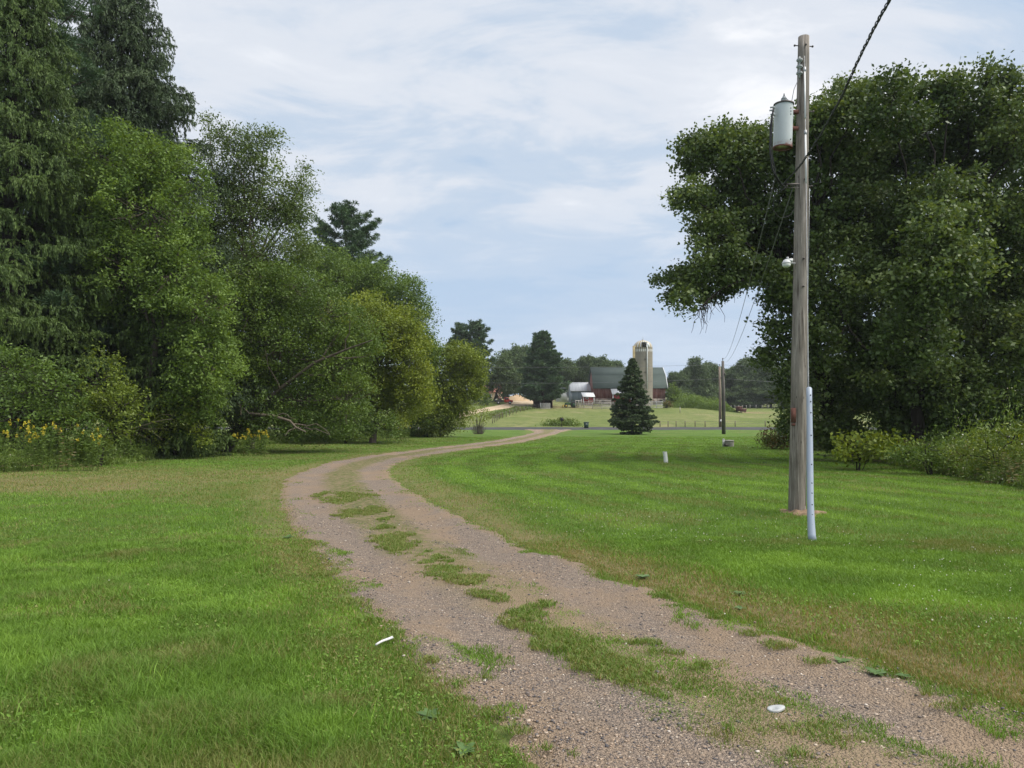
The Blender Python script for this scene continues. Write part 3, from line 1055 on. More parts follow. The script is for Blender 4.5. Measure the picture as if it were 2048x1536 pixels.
def pine_mesh(rng, H, R, first, tuft=0.55, needle=0.3, wid=0.05, per=46, whorl=0.95, prof=None, nb=6, rise=0.28, gap=0.0, leafn=5.0):
    tw, mm = M(), M()
    tw.tube([(0, 0, -0.2), (0.1, 0, H * 0.5), (0, 0, H * 0.97)], [0.02 * H, 0.013 * H, 0.02], 9, False)
    z = first
    while z < H:
        f = (z - first) / (H - first)
        rr = R * (prof(f) if prof else (1 - f) ** 0.7)
        n = max(3, int(nb * rng.uniform(0.7, 1.3)))
        a0 = rng.uniform(0, 6.28)
        for j in range(n):
            if rng.rand() < gap:
                continue
            a = a0 + j * 2 * math.pi / n + rng.normal(0, 0.25)
            L = rr * rng.uniform(0.6, 1.15) + 0.3
            t = np.linspace(0, 1, 7)
            rise_ = rise * rng.uniform(0.4, 1.5) * (0.4 + 1.1 * f)
            pts = np.stack([math.cos(a) * L * t, math.sin(a) * L * t, z + L * rise_ * t ** 1.6 - 0.06 * L * np.sin(t * 3.14)], 1)
            tw.tube(pts, np.linspace(0.012 * L + 0.02, 0.012, 7), 5, False)
            m = max(2, int(L * leafn))
            tt = rng.uniform(0.3, 1.03, m)
            side = np.array((-math.sin(a), math.cos(a), 0))
            c = np.stack([np.interp(tt, t, pts[:, q]) for q in range(3)], 1) + side * (rng.uniform(-1, 1, m) * 0.30 * L * np.sin(np.clip(tt, 0, 1) * 2.8) ** 0.8)[:, None]
            c[:, 2] += rng.uniform(0.0, 0.35, m)
            ct = rng.normal(0.5, 0.14, m)
            i = np.repeat(np.arange(m), per)
            d = unit(rng.normal(0, 1, (len(i), 3)) + np.array((math.cos(a) * 0.5, math.sin(a) * 0.5, 0.55)))
            q = c[i] + d * (tuft * rng.uniform(0.25, 0.75, len(i)))[:, None] * np.array((1, 1, 0.6))
            leaf_quads(mm, q, needle * rng.uniform(0.7, 1.3, len(i)), wid / needle, np.clip(ct[i] + rng.normal(0, 0.13, len(i)), 0, 1), rng, 0.5, d)
        z += whorl * rng.uniform(0.7, 1.3)
    return tw, mm


def pine(name, label, px, D, topy, halfw, seed=1, first=2.0, group=None, **kw):
    rng = rs(seed)
    b = P(px, 800, D)
    b[2] = float(gz(b[0], b[1]))
    H = P(px, topy, D)[2] - b[2]
    tw, mm = pine_mesh(rng, H, halfw * D / F, first, **kw)
    root = thing(name, label, 'tree', b, group)
    tw.build('trunk', bark(PINEBARK), root, True, np.zeros(3))
    mm.build('crown', LEAF['pine'], root, False, np.zeros(3))
    return root


# ---- the wood on the left, from the camera outwards
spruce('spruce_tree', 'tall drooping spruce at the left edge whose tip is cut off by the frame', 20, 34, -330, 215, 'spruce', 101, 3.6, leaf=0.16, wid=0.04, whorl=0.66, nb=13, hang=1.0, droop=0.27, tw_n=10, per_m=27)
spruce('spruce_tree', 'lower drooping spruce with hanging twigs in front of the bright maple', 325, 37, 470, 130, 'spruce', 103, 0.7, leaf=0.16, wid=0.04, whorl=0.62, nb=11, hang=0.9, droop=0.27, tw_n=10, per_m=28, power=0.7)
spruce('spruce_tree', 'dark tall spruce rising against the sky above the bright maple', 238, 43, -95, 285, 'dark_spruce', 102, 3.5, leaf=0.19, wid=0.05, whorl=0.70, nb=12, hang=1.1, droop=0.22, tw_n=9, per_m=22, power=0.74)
pine('pine_tree', 'soft pale green pine in the upper left corner behind the drooping spruce', 75, 37, -330, 190, 104, 6, tuft=0.6, needle=0.26, wid=0.04, per=60, whorl=1.0)
broadleaf('maple_tree', 'bright green maple beneath the dark tall spruce', (290, 880), 36,
          [(255, 330, 95, 75), (300, 420, 110, 110), (200, 420, 80, 90), (350, 540, 85, 100), (330, 330, 60, 60), (400, 620, 70, 90), (260, 540, 100, 100), (420, 720, 60, 90), (390, 800, 60, 60), (350, 680, 70, 70)],
          'maple', 0.25, 1.6, 90, 0.17, 0.5, 0.55, 105, up=0.8, droop=0.3, tb=0.06)
broadleaf('cottonwood_tree', 'tall airy tree with sky showing through its ragged top', (500, 880), 47,
          [(455, 275, 48, 42), (415, 245, 14, 20), (530, 275, 30, 40), (505, 330, 60, 55), (440, 360, 55, 60), (560, 410, 62, 55), (480, 430, 85, 80), (602, 375, 28, 45), (590, 440, 38, 50), (420, 500, 70, 90), (540, 520, 85, 70), (600, 500, 35, 50), (470, 590, 90, 80)],
          'birch', 0.24, 1.6, 66, 0.17, 0.5, 0.68, 106, fork=0.5, droop=0.4, up=0.5, hollow=0.55)
broadleaf('ash_tree', 'spreading mid green tree leaning over the lawn with a long bare limb', (455, 885), 44,
          [(500, 620, 90, 80), (580, 580, 90, 60), (650, 630, 85, 75), (560, 690, 100, 70), (660, 720, 80, 80), (480, 760, 90, 80), (590, 800, 90, 70), (690, 800, 60, 70), (520, 560, 70, 50), (730, 680, 35, 45)],
          'ash', 0.26, 1.5, 84, 0.155, 0.5, 0.62, 107, droop=0.35, twigs=0.45)
broadleaf('maple_tree', 'yellow green rounded tree brightest on its side toward the lawn', (745, 880), 60,
          [(730, 650, 85, 60), (790, 670, 60, 70), (760, 730, 85, 75), (820, 720, 38, 80), (800, 800, 62, 60), (720, 790, 80, 70), (690, 720, 60, 70), (845, 770, 20, 50)],
          'yellow', 0.25, 1.35, 80, 0.20, 0.52, 0.72, 108, up=0.8, tb=0.10)
broadleaf('box_elder_tree', 'dark green tree crown directly below the white pine', (700, 870), 74,
          [(640, 545, 60, 45), (700, 560, 70, 55), (760, 580, 55, 50), (810, 600, 38, 50), (836, 660, 30, 70), (850, 720, 30, 60), (740, 640, 90, 70), (620, 610, 60, 70)],
          'maple', 0.28, 1.2, 72, 0.23, 0.5, 0.85, 109, up=0.7, tb=-0.12)
pine('pine_tree', 'blue green white pine with upswept branches topping the left wood', 690, 84, 420, 96, 110, 8, tuft=0.65, needle=0.34, wid=0.075, per=44, whorl=1.3, prof=lambda f: (0.6 + 0.7 * f if f < 0.5 else 1.3 * (1 - f) ** 0.62 + 0.10), nb=7, rise=0.42, gap=0.05, leafn=6.5)
broadleaf('box_elder_tree', 'last rounded tree of the left wood, yellowing beside the road', (880, 868), 77,
          [(885, 735, 45, 48), (925, 720, 42, 42), (940, 760, 32, 42), (890, 790, 45, 42), (925, 800, 32, 30), (870, 830, 36, 32), (955, 770, 16, 30), (900, 830, 36, 30), (850, 850, 28, 22), (885, 855, 30, 16), (845, 800, 28, 45)],
          'yellow', 0.2, 1.3, 70, 0.23, 0.52, 0.75, 111, tb=0.02)
# inner part of the wood
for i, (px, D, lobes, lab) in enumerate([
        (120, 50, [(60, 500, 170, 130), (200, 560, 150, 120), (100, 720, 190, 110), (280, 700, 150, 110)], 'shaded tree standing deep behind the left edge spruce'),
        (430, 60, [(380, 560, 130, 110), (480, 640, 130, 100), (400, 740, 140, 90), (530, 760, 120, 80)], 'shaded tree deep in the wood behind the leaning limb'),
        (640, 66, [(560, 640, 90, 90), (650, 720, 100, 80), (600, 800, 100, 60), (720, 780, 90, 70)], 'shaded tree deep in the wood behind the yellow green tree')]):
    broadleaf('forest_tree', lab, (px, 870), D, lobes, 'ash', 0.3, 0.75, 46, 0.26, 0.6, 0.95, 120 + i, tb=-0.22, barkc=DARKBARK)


def shrub(name, label, base, D, lobes, leafk, seed, leaf=0.13, dens=2.4, per=40, tb=0.0, group=None, aspect=0.5, stems=4, cl=0.38, cat='shrub', up=0.6):
    return broadleaf(name, label, base, D, lobes, leafk, 0.028, dens, per, leaf, aspect, cl, seed, DARKBARK, 0.3, 0.5, group, up, 0.3, tb, 0.35, cat, stems, 'stems')


shrub('box_elder_shrub', 'big leafy shrub at the left edge behind the goldenrod', (60, 920), 28.5, [(30, 740, 75, 55), (110, 775, 85, 60), (40, 820, 70, 60), (130, 850, 75, 50)], 'maple', 131, 0.14, tb=-0.15)
shrub('box_elder_shrub', 'arching leafy shrub below the lower drooping spruce', (200, 915), 29.5, [(200, 760, 55, 55), (240, 810, 60, 50), (185, 850, 60, 45)], 'yellow', 132, 0.14, tb=-0.2)
shrub('hazel_shrub', 'light green shrub above the arched dead branches', (350, 910), 36, [(330, 830, 70, 45), (385, 810, 45, 40), (300, 860, 60, 35), (400, 860, 30, 28)], 'yellow', 133, 0.14, tb=0.0)
shrub('hazel_shrub', 'dark shrub filling the gap under the leaning limb', (520, 895), 42, [(470, 850, 60, 32), (540, 830, 60, 45), (600, 845, 50, 35)], 'ash', 134, 0.16, tb=-0.15)
shrub('hazel_shrub', 'dark shrub at the foot of the yellow green tree', (690, 885), 57, [(640, 845, 55, 32), (700, 850, 55, 28), (760, 850, 50, 26)], 'ash', 135, 0.19, dens=1.6, tb=-0.1, cl=0.5)
shrub('hazel_shrub', 'low dark shrub under the last rounded tree of the wood', (855, 872), 76, [(850, 845, 30, 25), (815, 848, 35, 22)], 'ash', 136, 0.22, dens=1.3, tb=-0.1, cl=0.55)

# the long bare limb of the leaning tree
rng = rs(140)
lm = M()
px = [(455, 885), (520, 810), (570, 770), (630, 725), (690, 700), (745, 680)]
pts = [P(a, b, 43.2 - 0.6 * i) for i, (a, b) in enumerate(px)]
pts[0][2] = float(gz(pts[0][0], pts[0][1])) + 1.0
lm.tube(pts, [0.16, 0.13, 0.11, 0.085, 0.06, 0.03], 8, False)
for a, b, c, d in [(600, 748, 650, 752), (640, 722, 680, 660), (660, 712, 735, 712), (690, 700, 700, 640), (560, 778, 530, 700)]:
    limb(lm, P(a, b, 42), P(c, d, 41.4), 0.05, 0.015, rng, 0.1, 0, 6, 5)
ash = [o for o in COL.objects if o.name.startswith('ash_tree')][0]
lm.build('bare_limb', bark(GREYBARK), ash, True)


def fallen(label, px, D, r, seed, sub):
    rng = rs(seed)
    pts = [P(a, b, D - 0.15 * i) for i, (a, b) in enumerate(px)]
    root = thing('fallen_branch', label, 'branch', pts[0])
    b = M()
    b.tube(pts, np.linspace(r, r * 0.35, len(pts)), 7, True)
    b.build('main_limb', bark(DEADWOOD), root, True)
    for a, bb, c, d in sub:
        s = M()
        q0, q1 = P(a, bb, D - 0.2), P(c, d, D - 0.7 - 0.3 * rng.rand())
        limb(s, q0, q1, r * 0.4, r * 0.12, rng, 0.10, -0.08, 6, 5)
        s.build('side_twig', bark(DEADWOOD), root, True)


fallen('pale arched dead branches lying among weeds below the spruces', [(212, 868), (250, 862), (290, 850), (325, 840), (345, 838)], 31.0, 0.028, 151,
       [(215, 870, 330, 845), (220, 876, 335, 858), (235, 872, 300, 880), (250, 864, 262, 892), (280, 855, 325, 880), (300, 846, 350, 830)])
fallen('grey broken limb lying at the dark foot of the wood', [(500, 828), (545, 832), (580, 842), (592, 855), (612, 864)], 41.0, 0.11, 152,
       [(480, 810, 500, 828), (585, 848, 660, 868), (592, 855, 570, 872), (545, 832, 590, 838), (475, 805, 482, 830), (610, 855, 660, 870)])


def tall_weed(label, base, D, w, h, n, seed, gold=True, group='goldenrod clumps along the left wood', tb=0.0, name='goldenrod_clump', leafn=26):
    """a clump of upright leafy stems with yellow plumes"""
    rng = rs(seed)
    b = P(*base, D)
    b[2] = float(gz(b[0], b[1]))
    root = thing(name, label, 'plant', b, group)
    st, lf = M(), M()
    for i in range(n):
        x, y = b[0] + rng.uniform(-w, w), b[1] + rng.uniform(-0.5, 0.5) * min(w, 1.2)
        z = float(gz(x, y))
        hh = h * rng.uniform(0.7, 1.12)
        ln = rng.normal(0, 0.12, 2) * hh
        p0, p1 = np.array((x, y, z)), np.array((x + ln[0], y + ln[1], z + hh))
        st.tube([p0, (p0 + p1) / 2 + (0, 0, 0.05), p1], [0.009, 0.007, 0.004], 4, False)
        t = rng.uniform(0.12, 1.0, leafn)
        c = p0 + (p1 - p0) * t[:, None]
        a = rng.uniform(0, 6.28, leafn)
        ax = np.stack([np.cos(a), np.sin(a), 0.15 - 0.5 * (1 - t)], 1)
        L = rng.uniform(0.10, 0.19, leafn) * (1.15 - 0.4 * t)
        leaf_quads(lf, c + ax * (L * 0.5)[:, None], L, 0.2, np.clip(np.where((t < 0.22) & (rng.rand(leafn) < .5), 0.1, 0.6 + tb) + rng.normal(0, 0.15, leafn), 0, 1), rng, 0.5, ax)
        if gold and rng.rand() < 0.6:
            m = 16
            fl = M()
            d = rng.normal(0, 1, (m, 3)) * np.array((0.022, 0.022, 0.036))
            leaf_quads(fl, p1 + d, rng.uniform(0.07, 0.11, m), 0.45, np.clip(rng.normal(0.5, 0.25, m), 0, 1), rng, 0.8)
            fl.build('flower_plume', LEAF['gold'], root)
    st.build('stems', LEAF['ash'], root)
    lf.build('leaves', LEAF['weed'], root)
    return root


for i, (px, py, D, w, h, n, lab) in enumerate([
        (30, 935, 26.4, 0.6, 1.75, 24, 'goldenrod clump nearest the left edge of the lawn'),
        (80, 932, 26.6, 0.55, 1.65, 22, 'tall goldenrod clump second from the left edge'),
        (135, 932, 27.0, 0.30, 1.55, 9, 'thin goldenrod clump between the tall one and the arched dead branches'),
        (183, 928, 27.2, 0.40, 1.45, 14, 'leafy goldenrod clump just left of the arched dead branches'),
        (503, 893, 38.5, 0.85, 1.25, 46, 'bushy goldenrod clump where the lawn curves toward the driveway'),
        (685, 880, 57.0, 0.7, 1.2, 18, 'small far goldenrod clump under the dark shrubs'),
        (788, 876, 66.0, 1.5, 1.45, 60, 'wide orange yellow goldenrod clump below the yellow green tree')]):
    tall_weed(lab, (px, py), D, w, h, n, 200 + i)
tall_weed('withered brown weed stalk with whitish tuft among the goldenrod', (133, 930), 26.6, 0.12, 1.75, 4, 210, False, None, -0.5, 'dead_weed', 34)


for i in range(16):
    px = 1735 + 23 * i + rs(i).uniform(-8, 8)
    py = 924 + (px - 1735) * 0.175
    g_ = G(px, py)
    tall_weed('clump of ragged leafy weeds in the bank along the right edge of the lawn', (px, py - 6), g_[1] + rs(i + 50).uniform(0.2, 1.8), 0.5, rs(i + 90).uniform(0.6, 1.25), 15, 230 + i, False, 'weed clumps along the right edge of the lawn', rs(i + 70).uniform(-0.5, 0.35), 'weed_clump', 30)
for i in range(22):
    px = 222 + 16 * i + rs(i + 5).uniform(-8, 8)
    py = np.interp(px, [60, 200, 330, 430, 540, 680], [938, 930, 914, 898, 886, 879])
    g_ = G(px, py)
    tall_weed('clump of pale leafy weeds in the strip below the left wood', (px, py - 4), g_[1] + rs(i + 51).uniform(0.0, 0.7), 0.55, rs(i + 91).uniform(0.7, 1.25), 20, 260 + i, False, 'weed clumps along the left edge of the lawn', rs(i + 71).uniform(-0.1, 0.45), 'weed_clump', 30)


def undergrowth(name, px_line, width, n, hgt, seed, leafk='weed', leaf=0.13, lo=0.0, aspect=0.22, white=0):
    """the strip of weeds along the foot of the trees: nobody could count it"""
    rng = rs(seed)
    pts = np.array([G(*p) for p in px_line])
    t = rng.rand(n) * (len(pts) - 1)
    x, y = np.interp(t, np.arange(len(pts)), pts[:, 0]), np.interp(t, np.arange(len(pts)), pts[:, 1])
    away = rng.rand(n) ** 1.3
    side = np.sign(pts[:, 0].mean())
    x = x + side * away * width + rng.normal(0, 0.15, n)
    y = y + away * width * 0.45 + rng.normal(0, 0.2, n)
    cl = fbm(x * 1.4, y * 1.4, seed)
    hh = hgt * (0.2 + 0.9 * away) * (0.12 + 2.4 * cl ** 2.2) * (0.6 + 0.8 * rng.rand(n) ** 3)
    z = gz(x, y)
    f = rng.rand(n)
    c = np.stack([x, y, z + hh * f], 1)
    ax = rng.normal(0, 0.5, (n, 3)) + np.array((0, 0, 0.8))
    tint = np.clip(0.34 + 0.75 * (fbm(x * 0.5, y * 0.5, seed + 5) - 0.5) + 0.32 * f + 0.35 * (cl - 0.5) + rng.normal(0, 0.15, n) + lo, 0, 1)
    b = M()
    leaf_quads(b, c, leaf * rng.uniform(0.6, 1.5, n), aspect, tint, rng, 0.5, ax)
    kind(b.build(name, LEAF[leafk]), 'stuff')
    if white:
        i = rng.choice(n, white)
        c = np.stack([x[i], y[i], z[i] + hh[i] * 1.02], 1)
        b = M()
        leaf_quads(b, c, rng.uniform(0.035, 0.075, white), 0.8, rng.rand(white), rng, 2.0)
        kind(b.build('wild_asters', WHITE_FL), 'stuff')


WHITE_FL = leafmat('aster_white', (0.36, 0.30, 0.22), (0.50, 0.46, 0.38), (0.62, 0.60, 0.55), 0.1)
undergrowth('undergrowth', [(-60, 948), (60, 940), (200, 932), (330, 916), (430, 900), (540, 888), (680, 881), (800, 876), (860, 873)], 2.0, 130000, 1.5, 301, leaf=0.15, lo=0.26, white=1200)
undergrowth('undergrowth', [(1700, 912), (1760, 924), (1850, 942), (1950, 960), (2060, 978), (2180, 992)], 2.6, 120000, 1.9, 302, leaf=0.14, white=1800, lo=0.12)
undergrowth('undergrowth', [(1530, 893), (1600, 896), (1700, 905)], 2.5, 9000, 0.7, 303, lo=-0.1)

# ---- the oaks on the right
oak = broadleaf('oak_tree', 'big dark oak stretching its left bough out over the lawn behind the pole', (1700, 880), 34,
          [(1390, 320, 48, 40), (1450, 300, 58, 48), (1515, 330, 70, 60), (1375, 385, 42, 36), (1455, 400, 78, 62), (1425, 468, 52, 48), (1540, 430, 85, 75), (1480, 500, 80, 50),
           (1395, 548, 60, 28), (1335, 562, 36, 20), (1372, 600, 22, 16), (1440, 532, 60, 34, -1.8), (1510, 540, 52, 32, -1.8), (1580, 565, 48, 40, -1.8), (1400, 572, 40, 22, -1), (1345, 590, 20, 14), (1560, 280, 60, 40), (1620, 252, 50, 38), (1685, 200, 45, 34), (1500, 285, 52, 36), (1735, 190, 42, 30), (1405, 296, 42, 28), (1555, 600, 30, 30, -1), (1545, 655, 26, 24, -1), (1522, 712, 26, 14, -1), (1470, 568, 36, 20, -1), (1425, 592, 26, 18, -1), (1565, 680, 24, 30, -1), (1600, 310, 62, 55), (1660, 250, 56, 48), (1715, 225, 50, 45), (1700, 330, 80, 70), (1630, 420, 80, 75),
           (1590, 520, 70, 50), (1720, 440, 90, 75), (1680, 540, 75, 70), (1610, 620, 55, 60), (1640, 690, 45, 45), (1552, 712, 32, 18), (1590, 740, 40, 35), (1600, 820, 48, 48), (1690, 780, 80, 70), (1655, 860, 60, 40)],
          'oak', 0.42, 2.0, 95, 0.18, 0.66, 0.52, 401, DARKBARK, 0.36, 2.6, up=0.7, twigs=0.35, limb_r=0.008, skip=lambda l: l[0] < 1600 and l[1] > 480 or len(l) > 4)
oak2 = broadleaf('oak_tree', 'tallest dark oak filling the right edge of the photo', (1830, 890), 32,
          [(1780, 220, 70, 55), (1850, 190, 60, 50), (1900, 165, 45, 38), (1860, 280, 95, 75), (1960, 200, 70, 60), (2015, 190, 42, 45), (1970, 300, 95, 80), (1790, 330, 80, 70), (2050, 280, 70, 90), (1780, 440, 95, 75),
           (1880, 420, 100, 80), (1980, 430, 95, 85), (2070, 430, 80, 100), (1800, 540, 85, 70), (1900, 540, 95, 70), (2000, 560, 90, 80), (2090, 580, 80, 100), (1750, 630, 80, 60), (1860, 650, 80, 60), (1970, 670, 95, 70), (2060, 700, 80, 80),
           (1790, 760, 85, 70), (1720, 690, 60, 60), (1900, 770, 80, 70), (1990, 790, 85, 70), (1840, 840, 80, 50), (1960, 850, 80, 45), (2070, 830, 70, 60), (1845, 590, 75, 60, -4.5), (1900, 520, 70, 55, -4.5), (1820, 680, 70, 55, -4), (1870, 470, 60, 50, -4.5)],
          'oak', 0.5, 1.9, 95, 0.18, 0.66, 0.54, 402, DARKBARK, 0.34, 2.8, up=0.7, twigs=0.35, stems=2, limb_r=0.008, skip=lambda l: len(l) > 4)
# bare dead branch hanging below the left bough, and the bough itself
rng = rs(410)
lm = M()
bough = [(1700, 640), (1640, 570), (1560, 545), (1500, 553), (1440, 580), (1415, 600), (1395, 622)]
pts = [P(a, b, 33.5 - 0.4 * i) for i, (a, b) in enumerate(bough)]
lm.tube(pts, [0.17, 0.13, 0.09, 0.065, 0.045, 0.028, 0.012], 8, False)
for i in range(26):
    k = rng.uniform(3.6, 6.0)
    j = int(k)
    p = pts[j] + (pts[min(j + 1, 6)] - pts[j]) * (k - j)
    q = p + np.array((rng.uniform(-0.7, 0.5), rng.uniform(-0.4, 0.4), -rng.uniform(0.3, 1.3)))
    limb(lm, p, q, 0.016, 0.006, rng, 0.18, 0, 5, 4)
for a, b, c, d in [(1740, 700, 1690, 640), (1690, 655, 1672, 668), (1690, 640, 1675, 610)]:
    limb(lm, P(a, b, 31.5), P(c, d, 31.2), 0.09, 0.03, rng, 0.15, 0, 6, 6)
lm.build('dead_branch', bark(DARKBARK), oak, True)
broadleaf('oak_tree', 'shaded oak deep behind the two big oaks', (1900, 870), 46,
          [(1760, 560, 110, 90), (1900, 600, 120, 100), (2030, 600, 120, 120), (1720, 760, 110, 70), (1860, 790, 120, 70), (2010, 790, 130, 80)], 'oak', 0.4, 1.0, 46, 0.25, 0.62, 0.8, 403, DARKBARK, tb=-0.1)
shrub('sumac_shrub', 'reddish brown and green shrub left of the pole foot', (1545, 893), 47, [(1540, 875, 28, 18), (1580, 868, 38, 24), (1625, 860, 40, 28), (1560, 885, 40, 12)], 'sumac', 420, 0.16, dens=3.0, tb=-0.02)
shrub('grape_vine_shrub', 'broad leaved yellowing shrub right of the blue guy guard', (1715, 915), 27.5, [(1700, 885, 30, 25), (1735, 880, 36, 24), (1760, 900, 30, 22), (1800, 890, 30, 25), (1715, 908, 36, 12), (1690, 900, 25, 14)], 'yellow', 421, 0.17, dens=3.0, per=20, aspect=0.8)
shrub('elder_shrub', 'yellow green shrub at the right edge above the weeds', (2000, 945), 22.5, [(1975, 885, 45, 32), (2030, 870, 50, 40), (2060, 910, 50, 40), (1990, 920, 50, 28), (1925, 910, 40, 26)], 'yellow', 422, 0.10, dens=3.2, per=34, tb=-0.1)
shrub('hazel_shrub', 'dark shrub closing the view under the oaks behind the pole', (1700, 880), 39, [(1650, 860, 50, 26), (1720, 850, 60, 34), (1790, 855, 60, 32), (1860, 860, 60, 30)], 'ash', 424, 0.16, dens=2.0, tb=-0.1)
shrub('elder_shrub', 'dull green shrub in the shade between the two yellow ones', (1860, 925), 25, [(1850, 890, 45, 25), (1890, 905, 40, 22), (1810, 905, 35, 20), (1855, 922, 50, 12), (1800, 918, 40, 10)], 'ash', 423, 0.11, dens=3.0)

# ---- trees on the lawn and round the farm
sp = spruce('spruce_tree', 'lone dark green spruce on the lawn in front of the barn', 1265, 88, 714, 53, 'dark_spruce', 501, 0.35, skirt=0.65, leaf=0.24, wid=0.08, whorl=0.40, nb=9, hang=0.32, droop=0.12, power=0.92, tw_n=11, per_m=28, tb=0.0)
rng = rs(510)
b = G(957, 868)
root = thing('lawn_shrub', 'small airy yellow green shrub with a bare twiggy base on the lawn', 'shrub', b)
st, lf = M(), M()
for i in range(110):
    a, r = rng.uniform(0, 6.28), rng.uniform(0.1, 1.05)
    q = b + np.array((math.cos(a) * r, math.sin(a) * r, rng.uniform(0.45, 1.3) * (1.2 - 0.3 * r)))
    limb(st, b + np.array((math.cos(a), math.sin(a), 0)) * r * 0.55, q, 0.02, 0.01, rng, 0.14, 0, 4, 4)
for i in range(26):
    a, r = rng.uniform(0, 6.28), rng.uniform(0.1, 1.3)
    limb(st, b + np.array((math.cos(a) * r * 0.3, math.sin(a) * r * 0.3, 0.6)), b + np.array((math.cos(a) * r, math.sin(a) * r, rng.uniform(1.4, 3.3))), 0.025, 0.01, rng, 0.08, 0, 5, 4)
foliage(lf, None, ellipsoids([(955, 838, 22, 12), (945, 828, 12, 10), (967, 822, 12, 10), (975, 838, 10, 10), (938, 840, 12, 9), (957, 812, 10, 8)], b[1], rng, 0.3), rng, 2.2, 11, 0.2, 0.5, 0.5)
st.build('twigs', bark((0.16, 0.135, 0.12)), root, True)
lf.build('foliage', LEAF['yellow'], root)


def farlobes(rng, H, Wd, n=15):
    out = []
    for i in range(n):
        f = rng.rand() ** 0.8
        z = H * (0.12 + 0.78 * f)
        rad = Wd * 0.5 * math.sqrt(max(0.05, 1 - ((f - 0.42) / 0.62) ** 2)) * rng.uniform(0.2, 0.75)
        a = rng.uniform(0, 6.28)
        s = rng.uniform(0.16, 0.27) * Wd
        out.append((np.array((math.cos(a) * rad, math.sin(a) * rad, z)), np.array((s, s, s * rng.uniform(0.6, 0.85)))))
    return out


PROTO = []
for i in range(5):
    rng = rs(600 + i)
    H, Wd = 15.0, 14.0
    root = thing('oak_tree', 'x', 'tree', (0, 0, 0), 'trees of the far wood behind the farm')
    tw, mm = M(), M()
    tw.tube([(0, 0, -0.5), (0.1, 0, H * 0.3), (0, 0.2, H * 0.6)], [0.45, 0.35, 0.15], 8, False)
    el = farlobes(rng, H, Wd)
    for c, r in el:
        limb(tw, (0, 0, min(c[2] * 0.6, H * 0.45)), c, 0.16, 0.05, rng, 0.1, 0, 5, 5)
    foliage(mm, None, el, rng, 1.0, 34, 0.5, 0.62, 0.95, 0.8, hollow=0.35)
    tw.build('trunk', bark(DARKBARK), root, True, np.zeros(3))
    mm.build('crown', LEAF['far'], root, False, np.zeros(3))
    PROTO.append(root)


def far_tree(i, px, D, topy, widpx, label):
    k = rs(700 + i)
    b = P(px, 800, D)
    b[2] = float(gz(b[0], b[1]))
    sz = (P(px, topy, D)[2] - b[2]) / 14.6
    sx = widpx * D / F / 11.5
    p = PROTO[i % 5]
    if i < 5:
        p.location, p.scale, p.rotation_euler = tuple(b), (sx, sx, sz), (0, 0, k.uniform(0, 6.28))
        p['label'] = label
    else:
        dup(p, b, (sx, sx, sz), k.uniform(0, 6.28), label)


ordn = ['first', 'second', 'third', 'fourth', 'fifth', 'sixth', 'seventh', 'eighth', 'ninth', 'tenth', 'eleventh', 'twelfth']
left_row = [(1040, 225, 688, 62), (1015, 230, 700, 50), (1075, 232, 705, 56), (1125, 236, 722, 55), (1165, 240, 716, 52), (1200, 238, 712, 56), (1238, 240, 724, 56), (1140, 262, 730, 62), (1215, 262, 726, 62), (1275, 250, 742, 56)]
right_row = [(1350, 232, 742, 50), (1388, 236, 716, 60), (1425, 246, 724, 54), (1462, 250, 736, 56), (1500, 244, 720, 60), (1542, 240, 713, 62), (1590, 244, 720, 66), (1640, 236, 718, 66), (1700, 240, 715, 70), (1770, 236, 716, 70), (1850, 238, 718, 74), (1930, 236, 720, 74)]
n_ = 0
for j, r in enumerate(left_row):
    far_tree(n_, *r, f'far oak behind the farm, {ordn[j]} of those drawn left of the silo' if False else ['tall rounded far oak just left of the big farmyard pine', 'far oak half hidden behind the rounded ash in the yard', 'far oak mostly hidden behind the big farmyard pine', 'far oak whose crown shows right of the farmyard pine', 'far oak above the galvanized shed roof', 'tallest far oak above the left end of the barn roof', 'far oak behind the tip of the lone spruce', 'rear oak seen in the gap right of the farmyard pine', 'rear oak seen over the barn ridge', 'far oak mostly hidden behind the silo'][j])
    n_ += 1
for j, r in enumerate(right_row):
    far_tree(n_, *r, f'dark oak in the far wood, {ordn[j]} to the right of the barn')
    n_ += 1
for j, (px, D, ty, w) in enumerate([(1370, 268, 740, 70), (1445, 275, 742, 76), (1520, 272, 735, 76), (1605, 270, 738, 80), (1690, 270, 735, 80)]):
    far_tree(n_, px, D, ty, w, f'rear row oak in the far right wood, {ordn[j]} from the barn')
    n_ += 1
# dense brush at the foot of the far wood
for j, (px, D, ty, w) in enumerate([(1345, 222, 775, 36), (1365, 226, 782, 40), (1400, 238, 770, 60), (1440, 240, 776, 60), (1480, 240, 772, 60), (1520, 238, 774, 60), (1565, 236, 772, 60), (1620, 236, 770, 64), (1690, 236, 770, 70)]):
    far_tree(n_, px, D, ty, w, f'low bushy tree edging the far wood, {ordn[j]} right of the barn')
    n_ += 1
pf2 = lambda f: 1.05 * (1 - f) ** 0.6 * (0.55 + 0.45 * min(1, f / 0.15 + 0.4))
pine('pine_tree', 'big dense pine beside the wooden run-in shed in the farmyard', 1085, 177, 665, 47, 801, 2.2, tuft=1.0, needle=0.75, wid=0.22, per=30, whorl=0.85, prof=pf2, nb=8, rise=0.25, leafn=3.2)
pine('pine_tree', 'right of the twin pines behind the last tree of the wood', 950, 182, 648, 42, 802, 5, tuft=1.0, needle=0.75, wid=0.2, per=28, whorl=1.0, nb=7, rise=0.3, leafn=2.8, prof=lambda f: 1.0 * (1 - f) ** 0.42)
